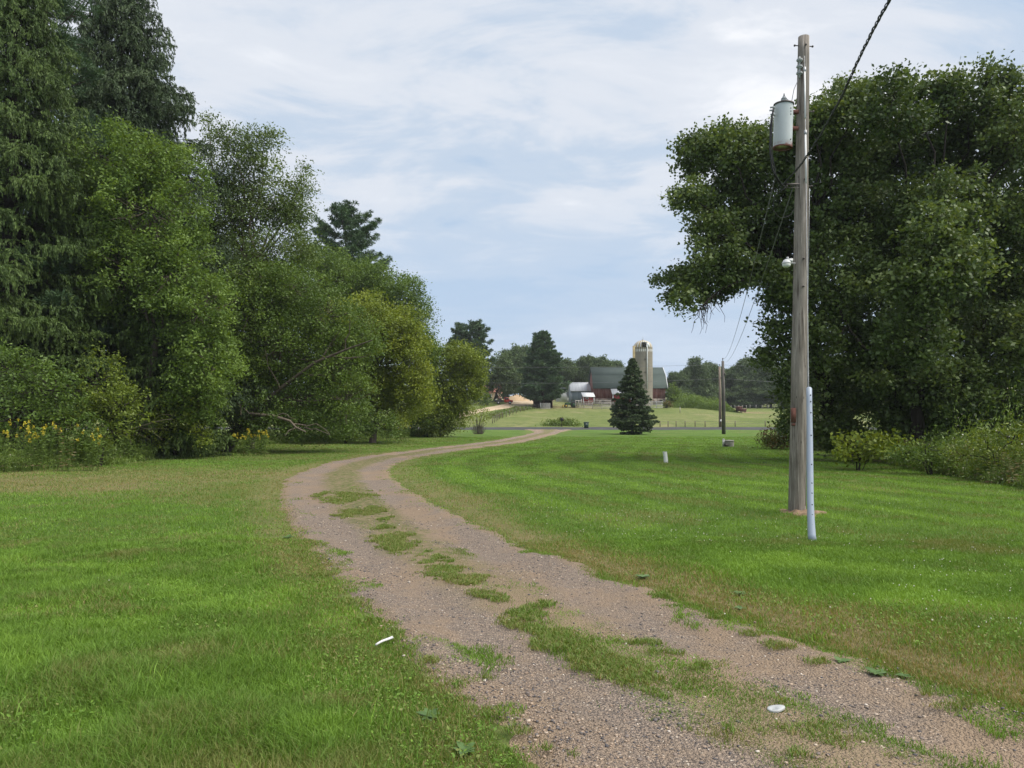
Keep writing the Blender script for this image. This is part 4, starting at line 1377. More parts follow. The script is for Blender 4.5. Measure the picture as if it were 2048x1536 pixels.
pine('pine_tree', 'left of the twin pines behind the last tree of the wood', 921, 184, 650, 30, 803, 6, tuft=1.0, needle=0.75, wid=0.2, per=28, whorl=1.0, nb=6, rise=0.3, leafn=2.8, prof=lambda f: 1.0 * (1 - f) ** 0.42)
broadleaf('ash_tree', 'rounded dull green tree shading the red pickup truck', (988, 803), 186,
          [(1000, 725, 24, 20), (985, 745, 26, 22), (1015, 750, 26, 24), (1030, 762, 18, 20), (1000, 772, 30, 16), (975, 770, 18, 18), (1022, 778, 20, 12)], 'far', 0.35, 0.5, 28, 0.5, 0.6, 1.0, 804, fork=0.25, tb=0.12, barkc=DARKBARK)
broadleaf('lilac_shrub', 'dense low shrub left of the pickup truck', (973, 806), 178, [(973, 795, 10, 12), (962, 800, 12, 10)], 'maple', 0.1, 0.8, 22, 0.45, 0.6, 0.8, 805, tb=-0.2, cat='shrub', stems=3, trunk_name='stems')
for j, (px, py, D, rx, ry, lk, lab, tb) in enumerate([
        (1345, 800, 186, 11, 22, 'maple', 'light green sapling against the right end of the barn', 0.1),
        (1391, 804, 190, 10, 9, 'far', 'round dark bush in the weedy patch right of the barn', 0.1),
        (1332, 812, 176, 9, 8, 'sumac', 'brownish bush at the right end of the corral fence', -0.1)]):
    broadleaf('field_bush', lab, (px, py + 8), D, [(px, py - ry * 0.5, rx, ry), (px + 4, py, rx * 1.1, ry * 0.6)], lk, 0.1, 0.9, 22, 0.42, 0.6, 0.7, 810 + j, tb=tb, cat='shrub', stems=3, trunk_name='stems')


def weed_patch(name, px_poly, n, h, seed, leafk, tb=0.0, line=None, spread=1.0):
    rng = rs(seed)
    if line:
        g = np.array([G(*p) for p in line])
        t = rng.rand(n) * (len(g) - 1)
        x = np.interp(t, np.arange(len(g)), g[:, 0]) + rng.normal(0, spread, n)
        y = np.interp(t, np.arange(len(g)), g[:, 1]) + rng.normal(0, spread, n)
        e = smooth(0, 0.4, t) * smooth(len(g) - 1, len(g) - 1.4, t)
    else:
        g = np.array(px_poly)
        x = rng.uniform(g[:, 0].min(), g[:, 0].max(), n)
        y = rng.uniform(g[:, 1].min(), g[:, 1].max(), n)
        e = smooth(0, 5, x - g[:, 0].min()) * smooth(0, 5, g[:, 0].max() - x)
    hh = h * e * (0.15 + 1.3 * fbm(x * 0.35, y * 0.35, seed))
    b = M()
    leaf_quads(b, np.stack([x, y, gz(x, y) + hh * rng.rand(n)], 1), rng.uniform(0.25, 0.55, n), 0.35, np.clip(0.5 + tb + 0.8 * (fbm(x * 0.12, y * 0.12, seed + 3) - 0.5) + rng.normal(0, 0.15, n), 0, 1), rng, 0.6, rng.normal(0, 0.7, (n, 3)) + (0, 0, 0.6))
    kind(b.build(name, LEAF[leafk]), 'stuff')


weed_patch('tall_weeds', [(40, 176), (54.5, 176), (57, 190), (42, 190)], 26000, 3.4, 901, 'maple', 0.12)
weed_patch('roadside_weeds', None, 1500, 1.2, 902, 'weed', 0.2, [(1096, 851.5), (1123, 851), (1150, 851.5)], 0.8)
weed_patch('fence_weeds', None, 3500, 0.9, 903, 'weed', -0.08, [(985, 836), (1000, 829), (1030, 822), (1062, 816)], 0.8)

# ---------------------------------------------------------------- near utility pole, transformer, guy, lamp, cables
PX = lambda D: D / F                       # metres per photograph pixel at depth D
m = Mat('weathered_pole_wood', 0.9, 0.15)
gr = m.noise(26, 6, 0.65, m.vec((1, 1, 0.045)))
sp_ = m.noise(5, 5, 0.6, m.vec((1, 1, 0.25)))
cw = m.mix(m.ramp(sp_, [(0.35, 0.0), (0.65, 1.0)]), (0.165, 0.145, 0.123), (0.275, 0.245, 0.213))
cw = m.mix(m.ramp(gr, [(0.36, 0.95), (0.46, 0.0)]), cw, (0.075, 0.06, 0.05))
cw = m.mix(m.ramp(gr, [(0.54, 0.0), (0.66, 0.75)]), cw, (0.44, 0.395, 0.35))
cw = m.mix(m.ramp(m.voro(9, m.vec((1, 1, 0.3))), [(0.05, 0.8), (0.10, 0.0)]), cw, (0.06, 0.05, 0.04))
m.color(cw)
m.bump(m.math('ADD', gr, m.math('MULTIPLY', sp_, 0.6)), 0.9, 0.02)
POLEWOOD = m.m
STEEL = plain('galvanised_steel', (0.34, 0.345, 0.35), 0.5, 0.5)
DARKSTEEL = plain('dark_steel', (0.09, 0.08, 0.075), 0.6, 0.4)
RUST = plain('rusty_steel', (0.15, 0.065, 0.05), 0.8, 0.1)
BLACK = plain('black_rubber', (0.018, 0.018, 0.019), 0.5)
WIRE = plain('bare_wire', (0.16, 0.16, 0.17), 0.5, 0.4)
PORCELAIN = plain('grey_porcelain', (0.34, 0.36, 0.36), 0.25, 0, 0.1)
WHITEP = plain('white_plastic', (0.58, 0.58, 0.57), 0.45, 0, 0.06)

b = G(1594, 1025)
D0 = b[1]
top = P(1607.5, 74, D0)
up = unit(top - b)
at = lambda py: b + up * ((P(1600, py, D0)[2] - b[2]) / up[2])     # point on the pole axis at a height read from the photograph
pole = thing('utility_pole', 'weathered grey wooden utility pole on the lawn carrying the transformer', 'utility pole', b)
mm = M()
pts = [b + up * h for h in np.linspace(-0.3, np.linalg.norm(top - b), 26)]
hh = np.linspace(0, 1, 26)
rp = 16.6 + (10.8 - 16.6) * hh + 0.25 * np.sin(hh * 23)
mm.tube(pts, rp * PX(D0), 28, True)
mm.add([top + up * 0.01 + np.array((x, y, 0)) * 9 * PX(D0) for x, y in ((-1, -.4), (.2, -.6), (.9, 0), (.2, .7), (-.8, .5))] + [top + up * 0.06 + np.array((0.05, 0, 0))], None, [(0, 1, 5), (1, 2, 5), (2, 3, 5), (3, 4, 5), (4, 0, 5)])
mm.build('pole_shaft', POLEWOOD, pole, True)


def bolt(c, d, L, r=0.011, nut=0.022, parent=pole, mat=DARKSTEEL):
    k = M()
    c, d = np.asarray(c, float), unit(np.asarray(d, float))
    k.tube([c - d * L * 0.5, c + d * L * 0.5], r, 8)
    k.tube([c + d * (L * 0.5 - 0.03), c + d * (L * 0.5 - 0.008)], nut, 6)
    k.tube([c - d * (L * 0.5 - 0.008), c - d * (L * 0.5 - 0.03)], nut, 6)
    return k.build('through_bolt', mat, parent)


for py, d, L in ((92, (1, 0.1, 0), 0.42), (222, (1, 0.15, 0), 0.50), (372, (1, 0.1, 0), 0.46), (95, (0.05, 1, 0), 0.30), (236, (0, 1, 0), 0.32), (362, (-0.1, 1, 0), 0.34), (520, (0, 1, 0), 0.36), (575, (0, 1, 0), 0.37)):
    bolt(at(py), d, L)
k = M()
for i in range(3):       # suspension insulator string hanging at the top
    p = at(124 + 13 * i) + np.array((-12.5 * PX(D0), -0.12, 0))
    for r, h in ((0.058, 0.0), (0.066, -0.022), (0.045, -0.04)):
        k.tube([p + (0, 0, h), p + (0, 0, h - 0.018)], [r, r * 0.8], 14)
    k.tube([p + (0, 0, 0.05), p + (0, 0, -0.12)], 0.018, 8)
k.build('suspension_insulator', PORCELAIN, pole, True)
k = M()
p0 = at(372) + np.array((-0.17, -0.12, 0))
k.box(p0 + (-0.06, 0, 0), (0.26, 0.035, 0.035)).box(p0 + (-0.06, 0, -0.07), (0.26, 0.02, 0.012)).box(p0 + (-0.18, 0, -0.035), (0.02, 0.035, 0.09))
k.build('wire_bracket', DARKSTEEL, pole)
k = M()
c = at(830) + np.array((-13.5 * PX(D0), -0.095, 0))
k.box(c, (0.09, 0.05, 0.29)).box(c + (0, 0, -0.19), (0.075, 0.035, 0.05))
k.build('rusty_plate', RUST, pole)
k = M()
k.tube([at(y) + np.array((9.5 * PX(D0) * (1.25 if y > 700 else 1.1), -0.13, 0)) for y in (380, 470, 560, 660, 770, 900, 1010)], 0.006, 5)
k.build('ground_wire', STEEL, pole)

# transformer
tr_c, tr_t = P(1565, 296, D0 - 0.12), P(1567.5, 211, D0 - 0.12)
ax = unit(tr_t - tr_c)
R = 18 * PX(D0)
tf = thing('transformer', 'pale grey cylindrical transformer bolted to the near wooden pole', 'transformer', tr_c)
m = Mat('transformer_paint', 0.4, 0.4)
tn = m.noise(9, 6, 0.65)
zz = m.N.new('ShaderNodeSeparateXYZ')
m.L.new(m.tc(), zz.inputs[0])
rustb = m.math('MULTIPLY', m.ramp(zz.outputs[2], [(0.0, 1.0), (0.12, 0.0)]), m.ramp(tn, [(0.4, 0.0), (0.6, 1.0)]))
tc_ = m.mix(m.ramp(tn, [(0.3, 0.3), (0.6, 0.0)]), (0.50, 0.535, 0.53), (0.36, 0.38, 0.38))
m.color(m.mix(rustb, tc_, (0.26, 0.08, 0.06)))
k = M()
L_ = np.linalg.norm(tr_t - tr_c)
k.tube([tr_c + ax * h for h in (0, 0.02, 0.3 * L_, 0.7 * L_, L_)], [R * 0.97, R, R, R, R], 36, False)
k.tube([tr_c + ax * 0.03, tr_c + ax * 0.035], [R * 0.9, 0.02], 36, True)
k.build('tank', m.m, tf, True)
k = M()
k.tube([tr_c - ax * 0.006, tr_c + ax * 0.022], [R * 1.015, R * 1.02], 36, False)
k.tube([tr_c - ax * 0.006, tr_c + ax * 0.03], [R * 1.012, R * 0.90], 36, False)
k.build('bottom_rim', RUST, tf, True)
k = M()
k.tube([tr_t, tr_t + ax * 0.028], R * 1.09, 36)
k.tube([tr_t + ax * 0.028, tr_t + ax * 0.05, tr_t + ax * 0.065], [R * 1.0, R * 0.7, R * 0.15], 30)
k.build('lid', DARKSTEEL, tf, True)
k = M()
for i, r in enumerate((0.075, 0.06, 0.068, 0.052, 0.058, 0.042, 0.03)):
    q = tr_t + ax * (0.055 + 0.019 * i)
    k.tube([q, q + ax * 0.018], [r, r * 0.86], 16)
k.build('bushing', PORCELAIN, tf, True)
k = M()
q = tr_t + ax * 0.185
k.tube([q, q + ax * 0.06], [0.016, 0.008], 8)
k.build('bushing_terminal', DARKSTEEL, tf)
for py in (224, 257):
    k = M()
    a_, b_ = P(1582, py, D0 - 0.06), P(1594, py, D0 - 0.02)
    k.box((a_ + b_) / 2, (np.linalg.norm(b_ - a_) + 0.06, 0.05, 0.075)).box(a_ + (0.0, 0, 0), (0.03, 0.16, 0.10))
    k.build('mounting_bracket', RUST, tf)
for py, dx in ((216, -17), (222, -18.5), (230, -16.5)):
    k = M()
    q = P(1566 + dx, py, D0 - 0.22)
    k.tube([q, q + (-0.05, -0.02, 0.01)], [0.03, 0.02], 10).tube([q + (-0.05, -0.02, 0.01), q + (-0.09, -0.02, 0.0)], 0.018, 8)
    k.build('low_voltage_terminal', PORCELAIN, tf, True)
for py in (217, 223, 229, 279):
    k = M()
    q = P(1580, py, D0 - 0.26)
    k.tube([q, q + (0.01, -0.03, 0)], 0.012, 6)
    k.build('bolt_head', DARKSTEEL, tf)


def cable(name, label, pts, r, mat, k=6, cat='cable', n=40):
    pts = np.asarray(pts, float)
    d = np.concatenate([[0], np.cumsum(np.linalg.norm(np.diff(pts, axis=0), axis=1))])
    t = np.linspace(0, d[-1], n)
    q = np.stack([np.interp(t, d, pts[:, i]) for i in range(3)], 1)
    for _ in range(3):
        q[1:-1] = 0.25 * q[:-2] + 0.5 * q[1:-1] + 0.25 * q[2:]
    mm = M()
    mm.tube(q, r, k)
    o = mm.build(name, mat, None, True, q[0])
    return tag(o, label, cat)


# twisted service drop from the pole bracket overhead to the house behind the camera
pp = np.array([P(1562, 374, 14.4), P(1600, 332, 13.3), P(1640, 272, 11.8), P(1682, 196, 10.2), P(1720, 112, 8.7), P(1752, 48, 7.6), P(1783, -8, 6.7), P(1840, -140, 5.4), P(1960, -420, 3.9), P(2300, -1100, 2.4)])
dd = np.concatenate([[0], np.cumsum(np.linalg.norm(np.diff(pp, axis=0), axis=1))])
t = np.linspace(0, dd[-1], 420)
path = np.stack([np.interp(t, dd, pp[:, i]) for i in range(3)], 1)
for _ in range(60):
    path[1:-1] = 0.25 * path[:-2] + 0.5 * path[1:-1] + 0.25 * path[2:]
tg = unit(np.gradient(path, axis=0))
s1 = unit(np.cross(tg, (0, 0, 1.0)))
s2 = np.cross(tg, s1)
drop = thing('service_cable', 'thick twisted black cable running from the near pole up out of the frame', 'cable', pp[0])
for j in range(3):
    a = t * 10 + j * 2.094
    k = M()
    k.tube(path + (s1 * np.cos(a)[:, None] + s2 * np.sin(a)[:, None]) * 0.012, 0.0085 if j < 2 else 0.006, 7)
    k.build('strand', BLACK, drop, True)
cable('transformer_lead', 'black leads looping down from the transformer to the bracket on the near pole', [P(1547, 218, D0 - .25), P(1541, 250, D0 - .3), P(1540, 300, D0 - .3), P(1545, 340, D0 - .28), P(1558, 366, D0 - .22), P(1570, 374, D0 - .2)], 0.017, BLACK)
cable('transformer_lead', 'thinner black lead hanging just left of the loop beside the transformer', [P(1546, 222, D0 - .25), P(1543.5, 260, D0 - .36), P(1544, 310, D0 - .36), P(1552, 352, D0 - .3), P(1566, 372, D0 - .2)], 0.010, BLACK)
cable('jumper_wire', 'thin wire dropping from the insulators to the top of the transformer', [at(160) + (-0.125, -.12, 0), P(1588, 178, D0 - .15), P(1583, 205, D0 - .13), P(1568, 194, D0 - .12)], 0.006, WIRE)
cable('drip_wire', 'thin slack wire loop hanging beneath the pole bracket', [P(1572, 374, D0 - .15), P(1549, 392, D0 - .2), P(1545, 420, D0 - .2), P(1560, 437, D0 - .2), P(1580, 432, D0 - .15), P(1590, 415, D0 - .1)], 0.005, BLACK)

# yard lamp
lamp = thing('yard_lamp', 'white dusk to dawn lamp on a short arm on the near pole', 'lamp', P(1586, 531, D0))
k = M()
k.tube([P(1590, 527, D0 - .1), P(1581, 526, D0 - .13), P(1576, 527, D0 - .14)], 0.02, 8)
k.build('arm', STEEL, lamp, True)
k = M()
c = P(1573, 527, D0 - .14)
k.tube([c + (0, 0, 0.085), c + (0, 0, 0.07), c + (0, 0, 0.02), c + (0, 0, -0.005)], [0.025, 0.055, 0.085, 0.092], 20)
k.box(c + (0.06, 0, 0.06), (0.11, 0.09, 0.065))
k.build('housing', WHITEP, lamp, True)
k = M()
k.tube([c + (0, 0, -0.005), c + (0, 0, -0.06), c + (0, 0, -0.08)], [0.088, 0.072, 0.045], 20)
k.build('lens', plain('lamp_lens', (0.55, 0.58, 0.52), 0.2, 0, 0.15, 20), lamp, True)
k = M()
k.tube([c + (0.02, 0, 0.13), c + (0.02, 0, 0.085)], 0.025, 10)
k.build('photocell', STEEL, lamp, True)

# guy wire: two fibreglass strain rods, a strand and the blue plastic guard
g0 = G(1622.5, 1083)
gt = P(1609, 112, D0 - 0.16)
guy = thing('guy_wire', 'taut guy wire from the near pole with a tall pale blue plastic guard', 'guy wire', g0)
Dg = g0[1]
on = lambda py: P(1609 + (1621 - 1609) * (py - 112) / (1083 - 112), py, D0 - 0.16 + (Dg - D0 + 0.16) * ((py - 112) / (1083 - 112)) ** 0.9)
k = M()
k.tube([gt, on(300), on(500), on(700), on(800), on(1060)], 0.006, 6)
k.build('wire_strand', STEEL, guy, True)
for a_, b_ in ((140, 236), (266, 366)):
    k = M()
    k.tube([on(a_), on(b_)], 0.017, 10)
    k.build('insulator_rod', WHITEP, guy, True)
    k = M()
    k.tube([on(a_ - 5), on(a_ + 3)], 0.026, 8)
    k.build('rod_fitting', STEEL, guy)
k = M()
yy = [775, 777, 800, 880, 960, 1000, 1010, 1040, 1070, 1083]
wd = [3.6, 5.4, 5.4, 5.9, 6.4, 6.6, 6.5, 7.0, 7.6, 8.2]
xo = [0, 0, 0, 0, -.3, -.6, -.2, 0.4, 1.6, 3.2]
gp = [on(y) + np.array((xo[i] * PX(Dg), -0.02, 0)) for i, y in enumerate(yy)]
k.tube(gp, [w * PX(q[1]) for w, q in zip(wd, gp)], 18)
m = Mat('pale_blue_plastic', 0.4, 0.4)
m.color(m.mix(m.ramp(m.noise(5, 6, 0.65), [(0.35, 0.0), (0.7, 0.6)]), (0.29, 0.345, 0.43), (0.36, 0.39, 0.43)))
k.build('guard', m.m, guy, True)
k = M()
for y in (790, 803, 825, 870, 928, 965, 985, 1008, 1028, 1048, 1066):
    q = on(y) + np.array((0.3 * PX(Dg), -0.024 - 6.1 * PX(Dg), 0))
    k.tube([q, q + (0, -0.006, 0)], 0.011, 8)
k.build('guard_holes', BLACK, guy)

# dug soil around the pole foot
rng = rs(33)
a = np.linspace(0, 2 * math.pi, 48)
r = np.linspace(0, 1, 10)
rad = 0.42 + 0.14 * np.sin(3 * a + 1) + 0.06 * np.sin(7 * a)
rad[-1] = rad[0]
X = b[0] + 0.05 + 0.95 * r[:, None] * np.cos(a) * rad
Y = b[1] - 0.15 + r[:, None] * np.sin(a) * rad * 1.1
Z = gz(X, Y) + 0.055 * (1 - r[:, None] ** 2) + 0.05 * (vnoise(X * 9, Y * 9, 4) - 0.3) - 0.03 * (r[:, None] > 0.95)
grid_obj('soil_patch', np.stack([X, Y, Z], -1), plain('red_brown_soil', (0.20, 0.135, 0.085), 0.95, 0, 0.4, 14))

# ---------------------------------------------------------------- lawn objects
p = G(1332, 925)
pv = thing('pvc_pipe', 'short white plastic pipe standing crooked in the open lawn', 'pipe', p)
k = M()
h_ = 21 * PX(p[1])
rr = 4.2 * PX(p[1])
k.tube([p - (0, 0, 0.05), p + (-0.02, 0, h_ * 0.5), p + (-0.055, 0, h_)], rr, 20, False)
k.tube([p + (-0.055, 0, h_), p + (-0.02, 0, h_ * .4)], rr * 0.9, 20, False)
m = Mat('stained_white_pvc', 0.4, 0.4)
m.color(m.mix(m.ramp(m.noise(7, 5, 0.6), [(0.58, 0.0), (0.68, 0.8)]), (0.72, 0.72, 0.71), (0.14, 0.15, 0.12)))
k.build('pipe_wall', m.m, pv, True)
k = M()
k.tube([p + (-0.055, 0, h_ - .01), p + (-0.055, 0, h_ + 0.004)], [rr * 1.06, rr * 1.06], 20, False)
k.build('rim', WHITEP, pv, True)

p = G(1458, 893)
wl = thing('well_ring', 'low round grey concrete well casing on the lawn before the far poles', 'well', p)
k = M()
rr, h_ = 9.5 * PX(p[1]), 11.5 * PX(p[1])
k.tube([p - (0, 0, .05), p + (0, 0, h_)], rr, 28, False)
CONC = plain('grey_concrete', (0.30, 0.285, 0.26), 0.9, 0, 0.3, 5)
k.build('casing', CONC, wl, True)
k = M()
k.tube([p + (0, 0, h_ * 0.96), p + (0, 0, h_ * 1.08)], rr * 1.04, 28)
k.build('cover', CONC, wl)
k = M()
k.box(p + (-rr * 0.85, -rr * 0.75, h_ * 0.28), (0.22, 0.2, 0.16))
k.build('junction_box', DARKSTEEL, wl)
p = G(1447, 893.5)
pt = thing('white_post', 'thin square white post beside the concrete well casing', 'post', p)
k = M()
k.box(p + (0, 0, 7.2 * PX(p[1])), (0.13, 0.13, 15 * PX(p[1])))
k.build('shaft', WHITEP, pt)
k = M()
k.box(p + (0, 0, 15.2 * PX(p[1])), (0.16, 0.16, 0.05), taper=(0.5, 0.5))
k.build('cap', WHITEP, pt)


def far_pole(label, px, base, topy, D, wpx, wood, tagw=False):
    p = P(px, base, D)
    p[2] = float(gz(p[0], p[1]))
    h_ = P(px, topy, D)[2] - p[2]
    root = thing('utility_pole', label, 'utility pole', p)
    k = M()
    r = wpx * 0.5 * PX(D)
    k.tube([p - (0, 0, 0.2), p + (0, 0, h_ * 0.5), p + (-0.08, 0, h_)], [r, r * 0.85, r * 0.68], 14)
    k.build('pole_shaft', wood, root, True)
    k = M()
    q = p + (-0.08, 0, h_)
    k.tube([q, q + (0, 0, 0.22)], 0.035, 6).tube([q + (0, 0, 0.2), q + (0, 0, 0.28), q + (0, 0, 0.4)], [0.07, 0.085, 0.03], 10)
    k.build('pin_insulator', DARKSTEEL, root, True)
    k = M()
    k.box(p + (-0.04 + r * 0.8, -r * 0.6, h_ * 0.82), (0.12, 0.12, 0.3))
    k.build('spool_bracket', DARKSTEEL, root)
    if tagw:
        k = M()
        k.box(p + (0, -r * 1.05, 1.0), (0.26, 0.03, 0.34))
        k.build('white_marker', WHITEP, root)
    else:
        k = M()
        k.tube([p + (-r * 0.9, -r * 0.5, 0.0), p + (-r * 0.8, -r * 0.5, h_ * .8)], 0.035, 6)
        k.build('ground_wire_cover', BLACK, root)
    return p, h_


m = Mat('old_grey_pole_wood', 0.9, 0.15)
m.color(m.ramp(m.noise(9, 5, 0.65, m.vec((1, 1, 0.07))), [(0.3, (0.055, 0.05, 0.046)), (0.6, (0.15, 0.14, 0.13)), (0.8, (0.26, 0.245, 0.23))]))
pA, hA = far_pole('darker utility pole standing on the lawn on the near side of the road', 1447.5, 868, 722, 88.5, 7.5, m.m)
m = Mat('tan_pole_wood', 0.9, 0.15)
m.color(m.ramp(m.noise(9, 5, 0.65, m.vec((1, 1, 0.07))), [(0.3, (0.14, 0.105, 0.08)), (0.7, (0.30, 0.25, 0.205))]))
pB, hB = far_pole('tan utility pole with white marker on the far side of the road', 1440.5, 855, 733, 113.8, 6.0, m.m, True)


def span(name, label, a, b_, sag, r=0.018, n=24, mat=WIRE):
    t = np.linspace(0, 1, n)[:, None]
    q = np.asarray(a) + (np.asarray(b_) - np.asarray(a)) * t
    q[:, 2] -= (4 * sag * t * (1 - t))[:, 0]
    k = M()
    k.tube(q, r, 5)
    return tag(k.build(name, mat, None, True, q[0]), label, 'wire')


topA, topB = pA + (-0.08, 0, hA + 0.35), pB + (-0.08, 0, hB + 0.3)
span('power_line', 'left thin line from the near pole to the dark far pole', P(1551, 352, D0 - .2), topA, 1.15, 0.010)
span('power_line', 'right thin line ending a little below the top of the dark far pole', P(1586, 375, D0 - .1), pA + (0.1, -0.1, hA * 0.985), 1.0, 0.010)
midB = pB + (0.1, -0.1, hB * 0.80)
span('power_line', 'upper line beside the road running left from the tan far pole', topB, P(700, 730, 113.8), 0.4, 0.018)
span('power_line', 'lower line beside the road running left from the tan far pole', midB, P(700, 757, 113.8), 0.75, 0.018)
span('power_line', 'lower line beside the road running right from the tan far pole', midB, P(2050, 775, 113.8), 0.5, 0.018)
span('power_line', 'upper line beside the road running right from the tan far pole', topB, P(2050, 742, 113.8), 0.5, 0.016)

# roadside bin and mailbox
p = G(1172.5, 857.5)
bn = thing('trash_bin', 'dark green wheeled trash bin standing at the edge of the road', 'bin', p)
GREENP = plain('dark_green_plastic', (0.035, 0.075, 0.055), 0.5)
h_, w_ = 13 * PX(p[1]), 9.5 * PX(p[1])
k = M()
k.box(p + (0, 0, 0.08 + h_ * 0.45), (w_ * 0.82, 0.6, h_ * 0.86), taper=(1.18, 1.12))
k.build('body', GREENP, bn)
k = M()
k.box(p + (0, 0, 0.08 + h_ * 0.92), (w_ * 1.15, 0.8, 0.09), taper=(0.9, 0.85)).box(p + (0, 0.36, 0.08 + h_ * 0.88), (w_ * 0.8, 0.08, 0.06))
k.build('lid', plain('bin_lid', (0.025, 0.05, 0.04), 0.5), bn)
k = M()
k.box(p + (0, -0.33, 0.08 + h_ * 0.62), (0.22, 0.02, 0.3))
k.build('pale_marking', plain('faded_marking', (0.22, 0.25, 0.24), 0.6), bn)
for sx in (-1, 1):
    k = M()
    k.tube([p + (sx * w_ * 0.40, 0.22, 0.11), p + (sx * w_ * 0.50, 0.22, 0.11)], 0.12, 14)
    k.build('wheel', BLACK, bn)
p = P(1123.5, 850, 114.5)
p[2] = float(gz(p[0], p[1]))
mb = thing('mailbox', 'black mailbox on a post across the road in front of the pasture', 'mailbox', p)
k = M()
k.box(p + (0, 0, 0.5), (0.1, 0.1, 1.0))
k.build('post', plain('dark_wood', (0.06, 0.05, 0.04)), mb)
k = M()
prof = [(-0.25, 0.0), (0.25, 0.0), (0.25, 0.28), (0.17, 0.42), (0, 0.48), (-0.17, 0.42), (-0.25, 0.28)]
k.prism([(x + p[0], z + p[2] + 0.95) for x, z in prof], p[1] - 0.4, p[1] + 0.3, 1)
k.build('box', BLACK, mb)
k = M()
k.box(p + (0.27, 0.05, 1.35), (0.02, 0.05, 0.28))
k.build('flag', plain('red_flag', (0.35, 0.04, 0.03)), mb)

# ---------------------------------------------------------------- the farm across the road
m = Mat('red_barn_boards', 0.9, 0.12)
bx = m.noise(2.2, 5, 0.7, m.vec((1, 1, 0.12)))
bd = m.noise(7, 2, 0.5, m.vec((1, 1, 0.01)))
rc = m.mix(m.ramp(bx, [(0.38, 0.0), (0.62, 1.0)]), (0.175, 0.058, 0.052), (0.30, 0.17, 0.155))
m.color(m.mix(m.ramp(bd, [(0.30, 0.8), (0.42, 0.0)]), rc, (0.075, 0.03, 0.028)))
BARNRED = m.m
m = Mat('field_stone', 0.95, 0.15)
m.color(m.mix(m.ramp(m.voro(1.5, feature='DISTANCE_TO_EDGE'), [(0.02, 1.0), (0.08, 0.0)]), m.ramp(m.voro(1.5, out='Color'), [(0.2, (0.16, 0.12, 0.10)), (0.5, (0.30, 0.24, 0.20)), (0.8, (0.40, 0.35, 0.31))]), (0.20, 0.18, 0.16)))
STONE = m.m
m = Mat('green_shingles', 0.9, 0.15)
m.color(m.mix(m.noise(3, 5, 0.7), m.ramp(m.noise(0.35, 4), [(0.3, (0.062, 0.082, 0.075)), (0.7, (0.090, 0.112, 0.103))]), (0.052, 0.070, 0.064)))
SHINGLE = m.m
m = Mat('rusty_galvanised_roof', 0.55, 0.3)
st_ = m.noise(0.55, 4, 0.6, m.vec((1, 0.05, 0.05)))
m.color(m.mix(m.ramp(st_, [(0.53, 0.0), (0.68, 0.7)]), m.ramp(m.noise(4, 3, 0.5, m.vec((1, 0.03, 0.03))), [(0.3, (0.40, 0.41, 0.43)), (0.7, (0.55, 0.56, 0.58))]), (0.33, 0.20, 0.12)))
GALV = m.m
m = Mat('blue_grey_steel_siding', 0.6, 0.3)
m.color(m.ramp(m.noise(3.0, 1, 0.4, m.vec((1, 1, 0.01))), [(0.35, (0.17, 0.215, 0.26)), (0.6, (0.24, 0.29, 0.335))]))
SIDING = m.m
WHITEPAINT = plain('white_paint', (0.66, 0.67, 0.68), 0.6, 0, 0.07, 2)
REDPAINT = plain('red_paint', (0.24, 0.035, 0.035), 0.7, 0, 0.2, 2)
DARKHOLE = plain('dark_interior', (0.012, 0.012, 0.012), 0.9)

Db = 186.0
s_ = PX(Db)
bl, br = P(1188, 806, Db), P(1331, 806, Db)
zb = bl[2] - 0.5
zw, ze, zk, zr = P(0, 797, Db)[2], P(0, 776, Db)[2], P(0, 752.5, Db)[2], P(0, 738, Db)[2] + 0.35
y0 = Db
barn = thing('barn', 'long red gambrel barn with green shingle roof and stone foundation', 'barn', ((bl[0] + br[0]) / 2, y0 + 5.5, zb))
k = M()
k.prism([(y0, zb), (y0 + 11, zb), (y0 + 11, zw), (y0, zw)], bl[0] - 0.05, br[0] + 0.05, 0)
k.build('foundation', STONE, barn)
yk, yr = y0 + 1.9, y0 + 5.5
k = M()
k.prism([(y0 + .08, zw), (y0 + 10.92, zw), (y0 + 10.92, ze), (y0 + 9.1, zk - .1), (yr, zr - .15), (yk, zk - .1), (y0 + .08, ze)], bl[0], br[0], 0)
k.build('wall', BARNRED, barn)
k = M()
f_ = 0.55
k.prism([(y0 - f_, ze - 0.18), (yk, zk), (yr, zr), (y0 + 9.1, zk), (y0 + 11 + f_, ze - .18), (y0 + 11 + f_ - .05, ze - .03), (y0 + 9.1, zk + .22), (yr, zr + .22), (yk, zk + .22), (y0 - f_ + .05, ze - .03)], bl[0] - 0.35, br[0] + 0.45, 0)
# fan caps of a concave profile are wrong, the roof is rebuilt from slabs
k = M()
prof_o = [(y0 - f_, ze - .18), (yk, zk + .1), (yr, zr + .1), (y0 + 9.1, zk + .1), (y0 + 11 + f_, ze - .18)]
for (ya, za), (yb, zb_) in zip(prof_o[:-1], prof_o[1:]):
    k.prism([(ya, za), (yb, zb_), (yb, zb_ + .2), (ya, za + .2)], bl[0] - .35, br[0] + .45, 0)
k.build('roof', SHINGLE, barn)
for xx in (br[0] + 0.42,):
    k = M()
    for (ya, za), (yb, zb_) in zip(prof_o[:2], prof_o[1:3]):
        k.prism([(ya, za - .1), (yb, zb_ - .1), (yb, zb_ + .24), (ya, za + .24)], xx + .03, xx + .16, 0)
    k.build('gable_trim', WHITEPAINT, barn)
for xx, w_, h_ in ((1206, 0.9, 0.55), (1322, 0.8, 0.5)):
    q = P(xx, 802, Db)
    k = M()
    k.box((q[0], y0 - 0.02, q[2]), (w_, 0.1, h_))
    k.build('foundation_opening', DARKHOLE, barn)
k = M()
